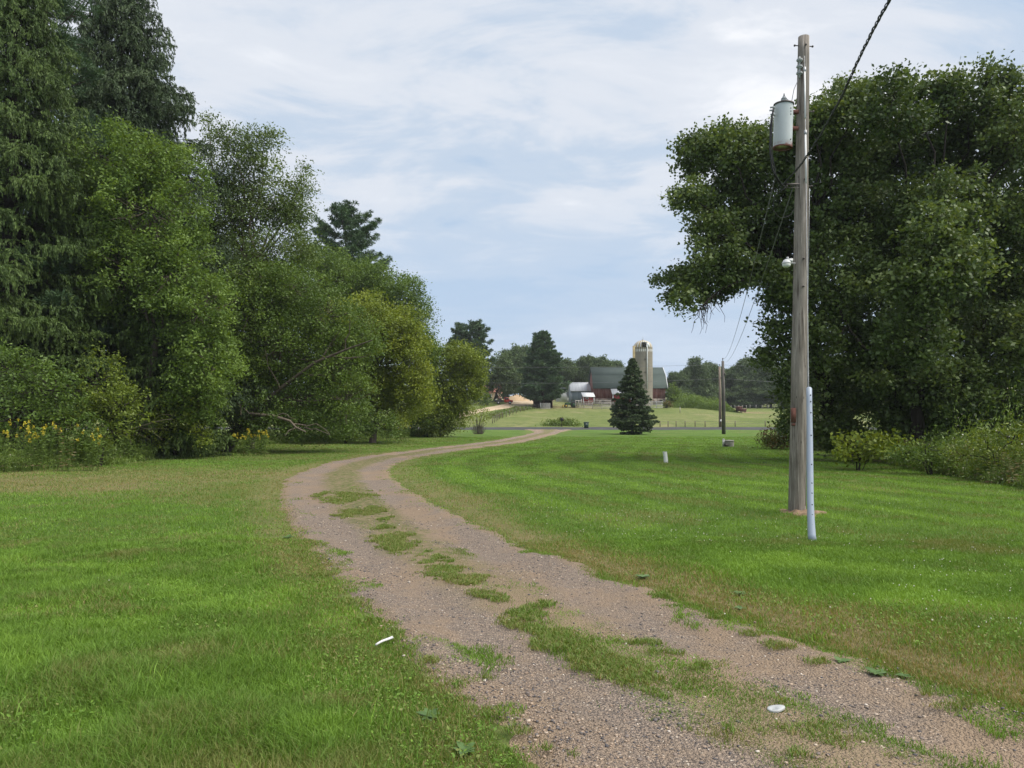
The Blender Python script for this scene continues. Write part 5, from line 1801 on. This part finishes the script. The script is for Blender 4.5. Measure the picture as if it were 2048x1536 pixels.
k.tube([(br[0] - 3, yr, zr), (br[0] - 3, yr, zr + 1.5)], 0.03, 5)
k.build('lightning_rod', DARKSTEEL, barn)


def leanto(name, label, x0, x1, yb, yw, yr0, yr1, D, depth, rise, wall, roofm, gable_right=True, window=None):
    a_, b2 = P(x0, yb, D), P(x1, yb, D)
    z0, z1 = a_[2] - 0.3, P(0, yw, D)[2]
    zt = P(0, yr1, D)[2]
    root = thing(name, label, 'shed', ((a_[0] + b2[0]) / 2, D + depth / 2, z0))
    k = M()
    k.prism([(D, z0), (D + depth, z0), (D + depth, zt), (D, z1)], a_[0], b2[0], 0)
    k.build('wall', wall, root)
    k = M()
    k.prism([(D - .35, z1 - .08), (D + depth, zt + .02), (D + depth, zt + .16), (D - .35, z1 + .06)], a_[0] - .25, b2[0] + .25, 0)
    k.build('roof', roofm, root)
    if window:
        q = P(*window, D)
        w = M()
        w.box((q[0], D - .03, q[2]), (0.75, 0.08, 0.5))
        wo = w.build('window', WHITEPAINT, root)
        for sx in (-1, 1):
            w = M()
            w.box((q[0] + sx * 0.15, D - .075, q[2]), (0.24, 0.03, 0.34))
            po = w.build('pane', DARKHOLE, None, False, q)
            po.parent = wo
            po.location = tuple(q - np.array(root['_o']))
    for xx in (a_[0], b2[0]):
        w = M()
        w.box((xx, D - .04, (z0 + z1) / 2), (0.2, 0.1, z1 - z0 - .1))
        w.build('corner_trim', WHITEPAINT, root)
    return root


leanto('shed', 'small red lean-to with white roof and little window before the blue grey shed', 1167, 1188, 806.5, 793.5, 0, 786, 182.5, 3.4, 1, REDPAINT, WHITEPAINT, window=(1174, 796.5))
leanto('shed', 'red lean-to with galvanized roof behind the lone spruce', 1226, 1262, 806, 788.5, 0, 777, 182.8, 3.1, 1, REDPAINT, GALV)
# blue grey machine shed
Ds = 193.0
a_, b2 = P(1142, 808, Ds), P(1190, 808, Ds)
z0, z1, z2 = a_[2] - 0.5, P(0, 782, Ds)[2], P(0, 767, Ds)[2] + .2
sh = thing('machine_shed', 'blue grey steel shed with streaked rusty roof left of the barn', 'shed', ((a_[0] + b2[0]) / 2, Ds + 4, z0))
k = M()
k.prism([(Ds, z0), (Ds + 8, z0), (Ds + 8, z1), (Ds + 4, z2), (Ds, z1)], a_[0], b2[0] + 2, 0)
k.build('wall', SIDING, sh)
k = M()
for (ya, za), (yb, zb_) in (((Ds - .3, z1 - .1), (Ds + 4, z2 + .05)), ((Ds + 4, z2 + .05), (Ds + 8.3, z1 - .1))):
    k.prism([(ya, za), (yb, zb_), (yb, zb_ + .14), (ya, za + .14)], a_[0] - .2, b2[0] + 2.2, 0)
k.build('roof', GALV, sh)
k = M()
k.box((a_[0] + .02, Ds - .05, (z0 + z1) / 2), (.18, .1, z1 - z0))
k.build('corner_trim', plain('grey_trim', (0.32, 0.35, 0.38)), sh)
# white round-topped building
Dw = 203.0
a_, b2 = P(1117, 802, Dw), P(1137, 802, Dw)
z0, z2 = a_[2] - .4, P(0, 776.5, Dw)[2]
wb = thing('quonset_building', 'white arched building partly hidden by the big farmyard pine', 'building', ((a_[0] + b2[0]) / 2, Dw + 6, z0))
ang = np.linspace(0, math.pi, 15)
cx, rx = (a_[0] + b2[0]) / 2, (b2[0] - a_[0]) / 2
prof = [(cx + rx * math.cos(t) * (1 if abs(math.cos(t)) < .97 else 1), z0 + (z2 - z0) * (0.35 + 0.65 * math.sin(t))) for t in ang]
k = M()
k.prism([(cx - rx, z0), (cx + rx, z0)] + prof, Dw, Dw + 12, 1)
k.build('wall', WHITEPAINT, wb)
k = M()
for (xa, za), (xb, zb_) in zip(prof[:-1], prof[1:]):
    k.prism([(xa, za + .02), (xb, zb_ + .02), (xb * 1.0 + (xb - cx) * .06, zb_ + .25), (xa + (xa - cx) * .06, za + .25)], Dw - .3, Dw + 12.2, 1)
k.build('roof', plain('dark_steel_roof', (0.10, 0.11, 0.13), 0.6), wb)
k = M()
k.box((b2[0] + .9, Dw + 1, z0 + 1.6), (1.6, 2, 3.2))
k.build('side_annex', plain('dark_annex', (0.035, 0.04, 0.045)), wb)

# silo
Dq = 181.0
c = P(1289.7, 808, Dq)
rS = 19.2 * PX(Dq)
z0, z1, z2 = c[2] - .8, P(0, 693.5, Dq)[2], P(0, 679, Dq)[2]
c = np.array((c[0], Dq + rS, z0))
silo = thing('silo', 'tall concrete stave silo with striped white and ochre dome beside the barn', 'silo', c)
m = Mat('concrete_staves', 0.9, 0.15)
sz = m.N.new('ShaderNodeSeparateXYZ')
m.L.new(m.tc(), sz.inputs[0])
hoop = m.math('FRACT', m.math('MULTIPLY', sz.outputs[2], 1.25))
ang_ = m.math('FRACT', m.math('MULTIPLY', m.math('ARCTAN2', sz.outputs[1], sz.outputs[0]), 7.0))
cc = m.mix(m.ramp(m.noise(0.6, 6, 0.65, m.vec((1, 1, 0.35))), [(0.35, 0.0), (0.65, 1.0)]), (0.20, 0.185, 0.16), (0.29, 0.26, 0.205))
cc = m.mix(m.ramp(m.noise(0.5, 3, 0.5, m.vec((1, 1, 0.05))), [(0.58, 0.0), (0.72, 0.5)]), cc, (0.38, 0.30, 0.17))
cc = m.mix(m.ramp(hoop, [(0.0, 0.55), (0.10, 0.55), (0.12, 0.0)], 'CONSTANT'), cc, (0.20, 0.175, 0.145))
cc = m.mix(m.ramp(ang_, [(0.0, 0.35), (0.06, 0.35), (0.08, 0.0)], 'CONSTANT'), cc, (0.22, 0.20, 0.17))
m.color(cc)
k = M()
zt = z1 - 1.15
k.tube([c, c + (0, 0, (zt - z0) * .5), c + (0, 0, zt - z0)], rS, 48, False)
k.build('wall', m.m, silo, True)
k = M()
n = 64
an = np.arange(n) * 2 * math.pi / n
for row, (za, zb_) in enumerate(((zt, zt + .62), (zt + .62, z1))):
    v = np.concatenate([np.stack([c[0] + rS * np.cos(an), c[1] + rS * np.sin(an), np.full(n, z)], 1) for z in (za, zb_)])
    q = [(i, (i + 1) % n, n + (i + 1) % n, n + i) for i in range(n)]
    k.add(v, q, None, np.where((np.arange(n) % 2) == 0, 1.0, 0.35 if row == 0 else 0.1) * (1 if row == 0 else 1) - (0.3 if row == 1 else 0))
m = Mat('patterned_staves', 0.9, 0.15)
m.color(m.ramp(m.attr('tint'), [(0.0, (0.12, 0.11, 0.09)), (0.35, (0.20, 0.19, 0.17)), (0.7, (0.38, 0.34, 0.26)), (1.0, (0.66, 0.65, 0.62))]))
k.build('stave_band', m.m, silo)
k = M()
n, rows = 36, 8
an = np.arange(n) * 2 * math.pi / n
el = np.linspace(0, math.pi / 2, rows + 1)
v = np.concatenate([np.stack([c[0] + rS * .98 * math.cos(e) * np.cos(an), c[1] + rS * .98 * math.cos(e) * np.sin(an), np.full(n, z1 + (z2 - z1) * math.sin(e))], 1) for e in el])
for rw in range(rows):
    k.add(v[rw * n:(rw + 2) * n], [(i, (i + 1) % n, n + (i + 1) % n, n + i) for i in range(n)], None, np.where(np.arange(n) % 2 == 0, 1.0, 0.0))
m = Mat('striped_dome', 0.55, 0.35)
m.color(m.ramp(m.attr('tint'), [(0.0, (0.33, 0.245, 0.10)), (1.0, (0.47, 0.475, 0.48))]))
k.build('dome', m.m, silo, True)
k = M()
k.tube([(c[0], c[1], z2 - .1), (c[0], c[1], z2 + .15)], .3, 12).tube([(c[0], c[1], z2), (c[0], c[1], z2 + .9)], .05, 5)
k.build('dome_vent', STEEL, silo)
k = M()
q = P(1288.5, 689.5, Dq)
k.box((q[0], Dq + .45, q[2]), (0.95, 1.2, 1.1))
dm = k.build('dormer', DARKHOLE, silo)
k = M()
k.box((q[0] + .85, Dq + .55, q[2]), (0.8, 1.2, 1.0)).box((q[0] + .1, Dq + .5, q[2] + .7), (1.3, 1.4, .14))
k.build('dormer_door', WHITEPAINT, silo)
k = M()
cxh = P(1270.5, 700, Dq)[0]
k.tube([(cxh + .4, Dq + rS * .85, z0 + 2), (cxh + .4, Dq + rS * .85, P(0, 690.5, Dq)[2])], .72, 16)
k.build('chute', plain('ochre_chute', (0.45, 0.36, 0.19), 0.8, 0, 0.2, 1.0), silo, True)
k = M()
xp = P(1294.2, 700, Dq)[0]
k.tube([(xp, Dq - .12, P(0, 777, Dq)[2]), (xp, Dq - .12, z1 - .2), (xp - .1, Dq + .1, z1 + .5), (q[0] + .4, Dq + .5, q[2] + .1)], .15, 10)
k.build('filler_pipe', WHITEPAINT, silo, True)
for yy_ in (718, 744, 770):
    k = M()
    z_ = P(0, yy_, Dq)[2]
    k.box((xp - .3, Dq - .05, z_), (.9, .25, .12))
    k.build('pipe_bracket', DARKSTEEL, silo)


# fences
def board_fence(name, label, pts, h, rails, post_every, mat, wpost=0.14, hrail=0.14):
    pts = [np.asarray(p, float) for p in pts]
    root = thing(name, label, 'fence', pts[0])
    for a_, b_ in zip(pts[:-1], pts[1:]):
        L = np.linalg.norm((b_ - a_)[:2])
        n = max(1, int(round(L / post_every)))
        rz = math.atan2(b_[1] - a_[1], b_[0] - a_[0])
        for i in range(n):
            q = a_ + (b_ - a_) * i / n
            q[2] = float(gz(q[0], q[1]))
            k = M()
            k.box(q + (0, 0, h * .5), (wpost, wpost, h * 1.08), rz)
            k.build('post', mat, root)
        for r in range(rails):
            k = M()
            mid = (a_ + b_) / 2 + (0, 0, 0)
            mid = mid + np.array((math.sin(rz), -math.cos(rz), 0)) * (wpost * .5 + .03)
            k.box((mid[0], mid[1], (a_[2] + b_[2]) / 2 + h * (0.16 + 0.84 * r / (rails - 1)) - .05), (L, .05, hrail), rz)
            k.build('rail', mat, root)
    return root


def on_ground(px, D):
    p = P(px, 800, D)
    p[2] = float(gz(p[0], p[1]))
    return p


GREYBOARD = plain('weathered_boards', (0.38, 0.35, 0.325), 0.9, 0, 0.3, 1.5)
board_fence('corral_fence', 'weathered pale board corral fence running behind the lone spruce', [on_ground(1163, 181), on_ground(1151, 175.5), on_ground(1185, 173.5), on_ground(1222, 173), on_ground(1300, 174)], 1.65, 5, 2.4, GREYBOARD)
board_fence('corral_fence', 'short grey board fence right of the lone spruce', [on_ground(1300, 174), on_ground(1325.5, 174.5)], 1.75, 5, 1.6, plain('grey_boards', (0.33, 0.33, 0.335), 0.9, 0, 0.2, 1.5))
board_fence('corral_fence', 'inner pale board fence in front of the red barn wall', [on_ground(1177, 180.5), on_ground(1222, 180)], 1.5, 4, 2.4, GREYBOARD)
board_fence('gate', 'pale tubular gate panel in front of the wooden run-in shed', [on_ground(1081, 171.5), on_ground(1100.5, 171.8)], 1.45, 6, 2.4, plain('pale_gate', (0.48, 0.47, 0.45)), 0.13, 0.09)
FPOST = plain('fence_post_wood', (0.14, 0.115, 0.095), 0.9)
PALEPOST = plain('pale_post', (0.36, 0.34, 0.31), 0.9)


def wire_fence(label, pts, n, h, mat):
    p = np.array([on_ground(*q) for q in pts])
    root = thing('wire_fence', label, 'fence', p[0])
    t = np.linspace(0, len(p) - 1, n)
    q = np.stack([np.interp(t, np.arange(len(p)), p[:, i]) for i in range(3)], 1)
    q[:, 2] = gz(q[:, 0], q[:, 1])
    for i in range(n):
        k = M()
        k.box(q[i] + (0, 0, h * .5), (.11, .11, h * 1.05))
        k.build('post', mat, root)
    for z in (0.5, 0.95):
        k = M()
        k.tube(q + (0, 0, h * z), 0.012, 4)
        k.build('wire', WIRE, root)


wire_fence('thin wire fence climbing beside the farm lane on the left of the pasture', [(985, 122), (1000, 136), (1030, 155), (1062, 171)], 14, 1.15, FPOST)
wire_fence('far wire fence with pale posts below the wood on the right', [(1462, 222), (1500, 226), (1560, 226), (1640, 226)], 16, 1.3, PALEPOST)
wire_fence('sparse wire fence along the far side of the road', [(1320, 114.5), (1360, 114.6), (1410, 114.6), (1560, 115), (1800, 115)], 11, 0.9, FPOST)
for px, D, h, lab in ((1360, 158, 1.3, 'lone pale fence post below the tall weeds right of the barn'), (1456, 182, 1.6, 'lone pale post left of the red feeders')):
    p = on_ground(px, D)
    k = M()
    k.box(p + (0, 0, h / 2), (.13, .13, h)).box(p + (0, 0, h + .02), (.16, .16, .04), taper=(.5, .5))
    tag(k.build('fence_post', PALEPOST, None, False, p), lab, 'post')


def feeder(label, px, D, w, h, leg):
    p = on_ground(px, D)
    root = thing('cattle_feeder', label, 'feeder', p)
    k = M()
    k.box(p + (0, 0, leg + h / 2), (w, 1.3, h), taper=(1.1, 1.1))
    k.build('hopper', plain('dull_red_steel', (0.085, 0.035, 0.032), 0.8), root)
    k = M()
    k.box(p + (0, 0, leg + h + .06), (w * 1.2, 1.6, .12))
    k.build('lid', plain('pale_rusty_lid', (0.24, 0.13, 0.11)), root)
    for sx in (-1, 1):
        for sy in (-1, 1):
            k = M()
            k.box(p + (sx * w * .42, sy * .5, leg / 2), (.1, .1, leg + .05))
            k.build('leg', DARKSTEEL, root)


feeder('tall dark red cattle feeder on legs in the right field', 1478, 176, 1.15, 1.05, 0.45)
feeder('smaller red cattle feeder behind the tall one in the right field', 1486, 196, 1.3, 0.7, 0.25)
p = on_ground(1467, 200)
k = M()
k.tube([p, p + (0, 0, .5)], [.42, .38], 16).tube([p + (0, 0, .5), p + (0, 0, .55)], .45, 16)
tag(k.build('feed_tub', plain('yellow_plastic', (0.55, 0.42, 0.12)), None, True, p), 'small yellow tub on the bare soil left of the feeders', 'tub')

# run-in shed beneath the pine
p = on_ground(1086, 175.5)
ri = thing('run_in_shed', 'low dark wooden run-in shed beneath the big farmyard pine', 'shed', p)
DW = plain('dark_boards', (0.065, 0.05, 0.042), 0.9, 0, 0.3, 1.2)
w_, d_, h_ = 4.6, 3.0, 1.75
k = M()
k.box(p + (0, d_, h_ / 2), (w_, .12, h_)).box(p + (-w_ / 2, d_ / 2, h_ / 2), (.12, d_ - .14, h_)).box(p + (w_ / 2, d_ / 2, h_ / 2), (.12, d_ - .14, h_)).box(p + (-w_ * .28, 0, h_ * .3), (w_ * .42, .1, h_ * .6))
k.build('wall', DW, ri)
k = M()
k.box(p + (0, d_ / 2, h_ + .12), (w_ + .5, d_ + .8, .14), rx=-.06)
k.build('roof', plain('brown_roof', (0.085, 0.065, 0.058), 0.9), ri)
for sx in (-.5, 0.05, .5):
    k = M()
    k.box(p + (sx * w_, -.02, h_ / 2), (.15, .15, h_))
    k.build('post', plain('brown_post', (0.17, 0.10, 0.075)), ri)

# tan house behind the yard trees
Dh = 206.0
a_, b2 = P(958, 803, Dh), P(1003, 803, Dh)
z0, z1, z2 = a_[2] - .4, P(0, 785, Dh)[2], P(0, 770, Dh)[2]
hs = thing('farmhouse', 'tan farmhouse with reddish roof mostly hidden behind the yard trees', 'house', ((a_[0] + b2[0]) / 2, Dh + 4, z0))
k = M()
k.prism([(Dh, z0), (Dh + 8, z0), (Dh + 8, z1), (Dh + 4, z2), (Dh, z1)], a_[0], b2[0], 0)
k.build('wall', plain('tan_siding', (0.46, 0.36, 0.25), 0.8), hs)
k = M()
for (ya, za), (yb, zb_) in (((Dh - .4, z1 - .15), (Dh + 4, z2 + .05)), ((Dh + 4, z2 + .05), (Dh + 8.4, z1 - .15))):
    k.prism([(ya, za), (yb, zb_), (yb, zb_ + .16), (ya, za + .16)], a_[0] - .4, b2[0] + .4, 0)
k.build('roof', plain('red_brown_roof', (0.24, 0.11, 0.08), 0.9), hs)
for xx in (980, 993):
    q = P(xx, 793, Dh)
    k = M()
    k.box((q[0], Dh - .03, q[2]), (1.0, .1, 1.3))
    wo = k.build('window', WHITEPAINT, hs)
    k = M()
    k.box((q[0], Dh - .09, q[2]), (.8, .04, 1.1))
    po = k.build('pane', DARKHOLE, None, False, q)
    po.parent = wo
    po.location = tuple(q - np.array(hs['_o']))
k = M()
q = P(999, 797, Dh)
k.box((q[0], Dh - .04, q[2] - .2), (.95, .1, 2.0))
k.build('door', plain('brown_door', (0.16, 0.09, 0.06)), hs)

# pile of sand in the yard
p = G(1034, 803)
n1_, n2_ = 40, 14
a = np.linspace(0, 2 * math.pi, n1_)
r = np.linspace(0, 1, n2_)[:, None]
X = p[0] + 3.4 * r * np.cos(a) * (1 + .1 * np.sin(3 * a))
Y = p[1] + 3 + 2.6 * r * np.sin(a)
Z = gz(X, Y) + 1.75 * (1 - r ** 1.25) * (1 + .14 * np.sin(2 * a + 1) * r) + .15 * (vnoise(X * 1.5, Y * 1.5, 7) - .5) * (1 - r) - .05 * (r > .95) + .1
k = M()
i = (np.arange(n2_ - 1)[:, None] * n1_ + np.arange(n1_ - 1)[None]).ravel()
k.add(np.stack([X, Y, Z], -1).reshape(-1, 3), np.stack([i, i + 1, i + n1_ + 1, i + n1_], 1))
tag(k.build('sand_pile', plain('tan_sand', (0.40, 0.29, 0.18), 0.95, 0, 0.15, 0.8), None, True, p), 'mound of tan sand right of the red pickup truck', 'sand pile')


def wheel(root, c, r, w, rim, ax=1):
    d = np.zeros(3)
    d[ax] = w / 2
    k = M()
    k.tube([c - d, c - d * .8, c + d * .8, c + d], [r * .88, r, r, r * .88], 20)
    wo = k.build('wheel', BLACK, root, True)
    k = M()
    k.tube([c - d * 1.06, c + d * 1.06], r * .55, 14)
    ro = k.build('rim', rim, None, True, c)
    ro.parent = wo
    ro.location = tuple(c - np.array(root['_o']))


# red pickup with a dark flat bed, nose to the right
p = G(1007, 808.5)
TRUCKRED = plain('red_car_paint', (0.42, 0.035, 0.03), 0.3, 0, 0.08, 2, 0.5)
GLASS = plain('dark_glass', (0.02, 0.024, 0.03), 0.08, 0, 0.1, 2, 0.6)
tk = thing('pickup_truck', 'red pickup truck with dark loaded flatbed parked under the rounded yard tree', 'truck', p)
k = M()
side = [(0.15, 0.5), (2.35, 0.5), (2.4, 1.0), (1.55, 1.12), (1.15, 1.75), (0.25, 1.78), (0.15, 1.1)]
k.prism([(p[0] + x, p[2] + z) for x, z in side], p[1] - .9, p[1] + .9, 1)
k.build('cab', TRUCKRED, tk)
k = M()
k.prism([(p[0] + x, p[2] + z) for x, z in ((.35, 1.2), (1.38, 1.2), (1.08, 1.66), (.35, 1.68))], p[1] - .93, p[1] + .93, 1)
k.build('side_window', GLASS, tk)
k = M()
k.prism([(p[0] + x, p[2] + z) for x, z in ((1.50, 1.20), (1.56, 1.20), (1.24, 1.68), (1.18, 1.68))], p[1] - .75, p[1] + .75, 1)
k.build('windshield', GLASS, tk)
k = M()
k.box(p + (-1.15, 0, .72), (2.5, 2.0, .16)).box(p + (.02, 0, 1.25), (.1, 1.9, 1.0)).box(p + (-1.2, -.95, .95), (2.3, .05, .3)).box(p + (-1.2, .95, .95), (2.3, .05, .3))
k.build('flatbed', plain('black_steel', (0.03, 0.03, 0.032), 0.6), tk)
for sy in (-1, 1):
    k = M()
    k.box(p + (2.40, sy * .65, .82), (.06, .32, .2))
    k.build('headlight', plain('lamp_glass', (0.6, 0.6, 0.58), 0.2), tk)
    for sx in (-1.3, 1.65):
        wheel(tk, p + (sx, sy * .88, .4), .4, .26, STEEL)
k = M()
k.box(p + (2.45, 0, .52), (.14, 1.8, .2))
k.build('bumper', STEEL, tk)
k = M()
k.tube([p + (-1.9, -.3, 1.05), p + (-1.9, .5, 1.05)], .28, 12)
tag(k.build('drum', plain('pale_drum', (0.4, 0.38, 0.36)), None, True, p), 'pale drum lying on the flatbed of the red pickup', 'drum')
k = M()
k.box(p + (-.9, 0, 1.12), (.9, 1.3, .6), taper=(.9, .9)).box(p + (-.9, 0, 1.46), (.95, 1.35, .08))
tag(k.build('toolbox', plain('black_box', (0.03, 0.03, 0.03)), None, False, p), 'black box behind the cab of the red pickup', 'box')

# green tractor with yellow wheels
p = on_ground(1141, 177)
TGREEN = plain('tractor_green', (0.025, 0.085, 0.030), 0.45)
TYELLOW = plain('tractor_yellow', (0.40, 0.27, 0.03), 0.5)
tr = thing('tractor', 'green tractor with yellow wheels parked in front of the white arched building', 'tractor', p)
k = M()
k.prism([(p[0] + x, p[2] + z) for x, z in ((-1.5, .7), (.4, .7), (.4, 1.3), (-1.35, 1.15))], p[1] - .35, p[1] + .35, 1)
k.build('hood', TGREEN, tr)
k = M()
k.box(p + (.75, 0, 1.9), (1.1, 1.2, .1)).box(p + (.7, 0, .95), (1.0, .8, .5))
for sx in (.28, 1.22):
    for sy in (-.5, .5):
        k.box(p + (sx, sy, 1.5), (.07, .07, .78))
k.build('cab', plain('tractor_cab', (0.03, 0.05, 0.035), 0.5), tr)
k = M()
k.tube([p + (-.6, .1, 1.2), p + (-.6, .1, 1.75)], .04, 8)
k.build('exhaust', DARKSTEEL, tr)
for sy in (-1, 1):
    wheel(tr, p + (.75, sy * .78, .72), .72, .4, TGREEN)
    wheel(tr, p + (-1.15, sy * .62, .42), .42, .25, TYELLOW)
k = M()
k.box(p + (-1.9, 0, .35), (.18, 1.5, .6)).box(p + (-1.55, -.45, .6), (.8, .08, .12)).box(p + (-1.55, .45, .6), (.8, .08, .12))
k.build('loader_bucket', TYELLOW, tr)

# ---------------------------------------------------------------- litter and broad leaved weeds by the driveway
p = G(768, 1293)
k = M()
d = unit(np.array((0.62, 0.75, 0.0)))
w = np.array((-d[1], d[0], 0)) * 0.018
L = 0.16
nn_ = 9
v = []
for i in range(nn_):
    t_ = i / (nn_ - 1)
    q = p + d * L * (t_ - .5) + (0, 0, 0.03 + 0.004 * math.sin(t_ * 5) + 0.02 * t_)
    ww = w * (1 - .55 * (1 - t_)) 
    v += [q - ww, q + (0, 0, 0.012), q + ww, q - (0, 0, 0.004)]
q_ = [(4 * i + j, 4 * i + (j + 1) % 4, 4 * i + 4 + (j + 1) % 4, 4 * i + 4 + j) for i in range(nn_ - 1) for j in range(4)] + [(3, 2, 1, 0), (4 * nn_ - 4, 4 * nn_ - 3, 4 * nn_ - 2, 4 * nn_ - 1)]
k.add(v, q_)
tag(k.build('paper_scrap', WHITEP, None, True, p), 'narrow white paper scrap at the left edge of the driveway', 'litter')
p = G(1552, 1432)
rng = rs(61)
n1_ = 28
a = np.arange(n1_) * 2 * math.pi / n1_
rows = [(1.0, 0.002), (1.04, 0.010), (0.95, 0.016), (0.6, 0.013), (0.2, 0.012)]
v = []
for r_, z_ in rows:
    rr = r_ * (1 + .08 * np.sin(3 * a + 1)) * 0.047
    v.append(np.stack([p[0] + rr * np.cos(a), p[1] + rr * .72 * np.sin(a), p[2] + z_ + 0.014 + 0.008 * np.cos(a)], 1))
v = np.concatenate(v + [np.array([[p[0], p[1], p[2] + 0.026]])])
k = M()
nr = len(rows)
k.add(v, [(r_ * n1_ + i, r_ * n1_ + (i + 1) % n1_, (r_ + 1) * n1_ + (i + 1) % n1_, (r_ + 1) * n1_ + i) for r_ in range(nr - 1) for i in range(n1_)], [((nr - 1) * n1_ + i, (nr - 1) * n1_ + (i + 1) % n1_, nr * n1_) for i in range(n1_)])
tag(k.build('plastic_lid', plain('translucent_white_plastic', (0.42, 0.43, 0.43), 0.45, 0, 0.1, 30), None, True, p), 'crumpled white plastic lid lying on the driveway', 'litter')
ROS = leafmat('rosette_leaves', (0.06, 0.11, 0.03), (0.095, 0.165, 0.05), (0.15, 0.22, 0.09), 0.2)


def rosette(label, px, py, r, n, seed):
    rng = rs(seed)
    p = G(px, py)
    k = M()
    for i in range(n):
        a = i * 2.4 + rng.normal(0, .2)
        L = 0.5 * r * rng.uniform(.6, 1.15)
        u = np.array((math.cos(a), math.sin(a), 0))
        s2_ = np.array((-u[1], u[0], 0))
        ts = np.linspace(0, 1, 6)
        wv = L * .24 * np.sin(np.clip(ts * 1.02, 0, 1) ** .8 * math.pi) + .003
        el = rng.uniform(.15, .7)
        z = L * (el * ts - .55 * el * ts ** 2) + .015
        c = p + u * (L * ts)[:, None] + np.array((0, 0, 1)) * z[:, None]
        v = np.stack([c - s2_ * wv[:, None] + (0, 0, .15 * L * .2), c, c + s2_ * wv[:, None] + (0, 0, .15 * L * .2)], 1).reshape(-1, 3)
        q = [(3 * j + e, 3 * j + e + 1, 3 * j + e + 4, 3 * j + e + 3) for j in range(5) for e in (0, 1)]
        k.add(v, q, None, np.clip(rng.normal(.5, .2), 0, 1))
    tag(k.build('broadleaf_weed', ROS, None, True, p), label, 'weed', 'broad leaved weeds beside the driveway')


for i, (px, py, r, n, lab) in enumerate([
        (1682, 1328, .13, 9, 'small flat weed rosette at the right driveway edge, upper of two neighbours'),
        (1754, 1356, .17, 10, 'largest pale weed rosette at the right driveway edge'),
        (1806, 1360, .10, 8, 'tiny weed rosette just right of the largest one'),
        (1478, 1222, .14, 7, 'broad upright weed in the dry strip right of the driveway'),
        (1480, 1192, .15, 12, 'tufted weed above the broad upright one in the dry strip'),
        (1285, 1158, .20, 16, 'leafy weed where the right gravel track meets the dry strip'),
        (575, 1078, .20, 12, 'dark leafy weed at the left driveway edge far from the camera'),
        (860, 1440, .15, 12, 'dark leafy weed in the long grass at the lower left driveway edge'),
        (930, 1515, .13, 10, 'lowest leafy weed beside the driveway at the bottom of the photo')]):
    rosette(lab, px, py, r, n, 1000 + i)

# ---------------------------------------------------------------- thin summer air
hz = M()
hz.box((40, 330, 6), (1100, 760, 66))
hm = bpy.data.materials.new('thin_air')
hm.use_nodes = True
hm.node_tree.nodes.clear()
_o = hm.node_tree.nodes.new('ShaderNodeOutputMaterial')
_v = hm.node_tree.nodes.new('ShaderNodeVolumePrincipled')
_v.inputs['Color'].default_value = (0.86, 0.90, 0.95, 1)
_v.inputs['Density'].default_value = 0.0002
hm.node_tree.links.new(_v.outputs[0], _o.inputs['Volume'])
kind(hz.build('haze', hm), 'stuff')
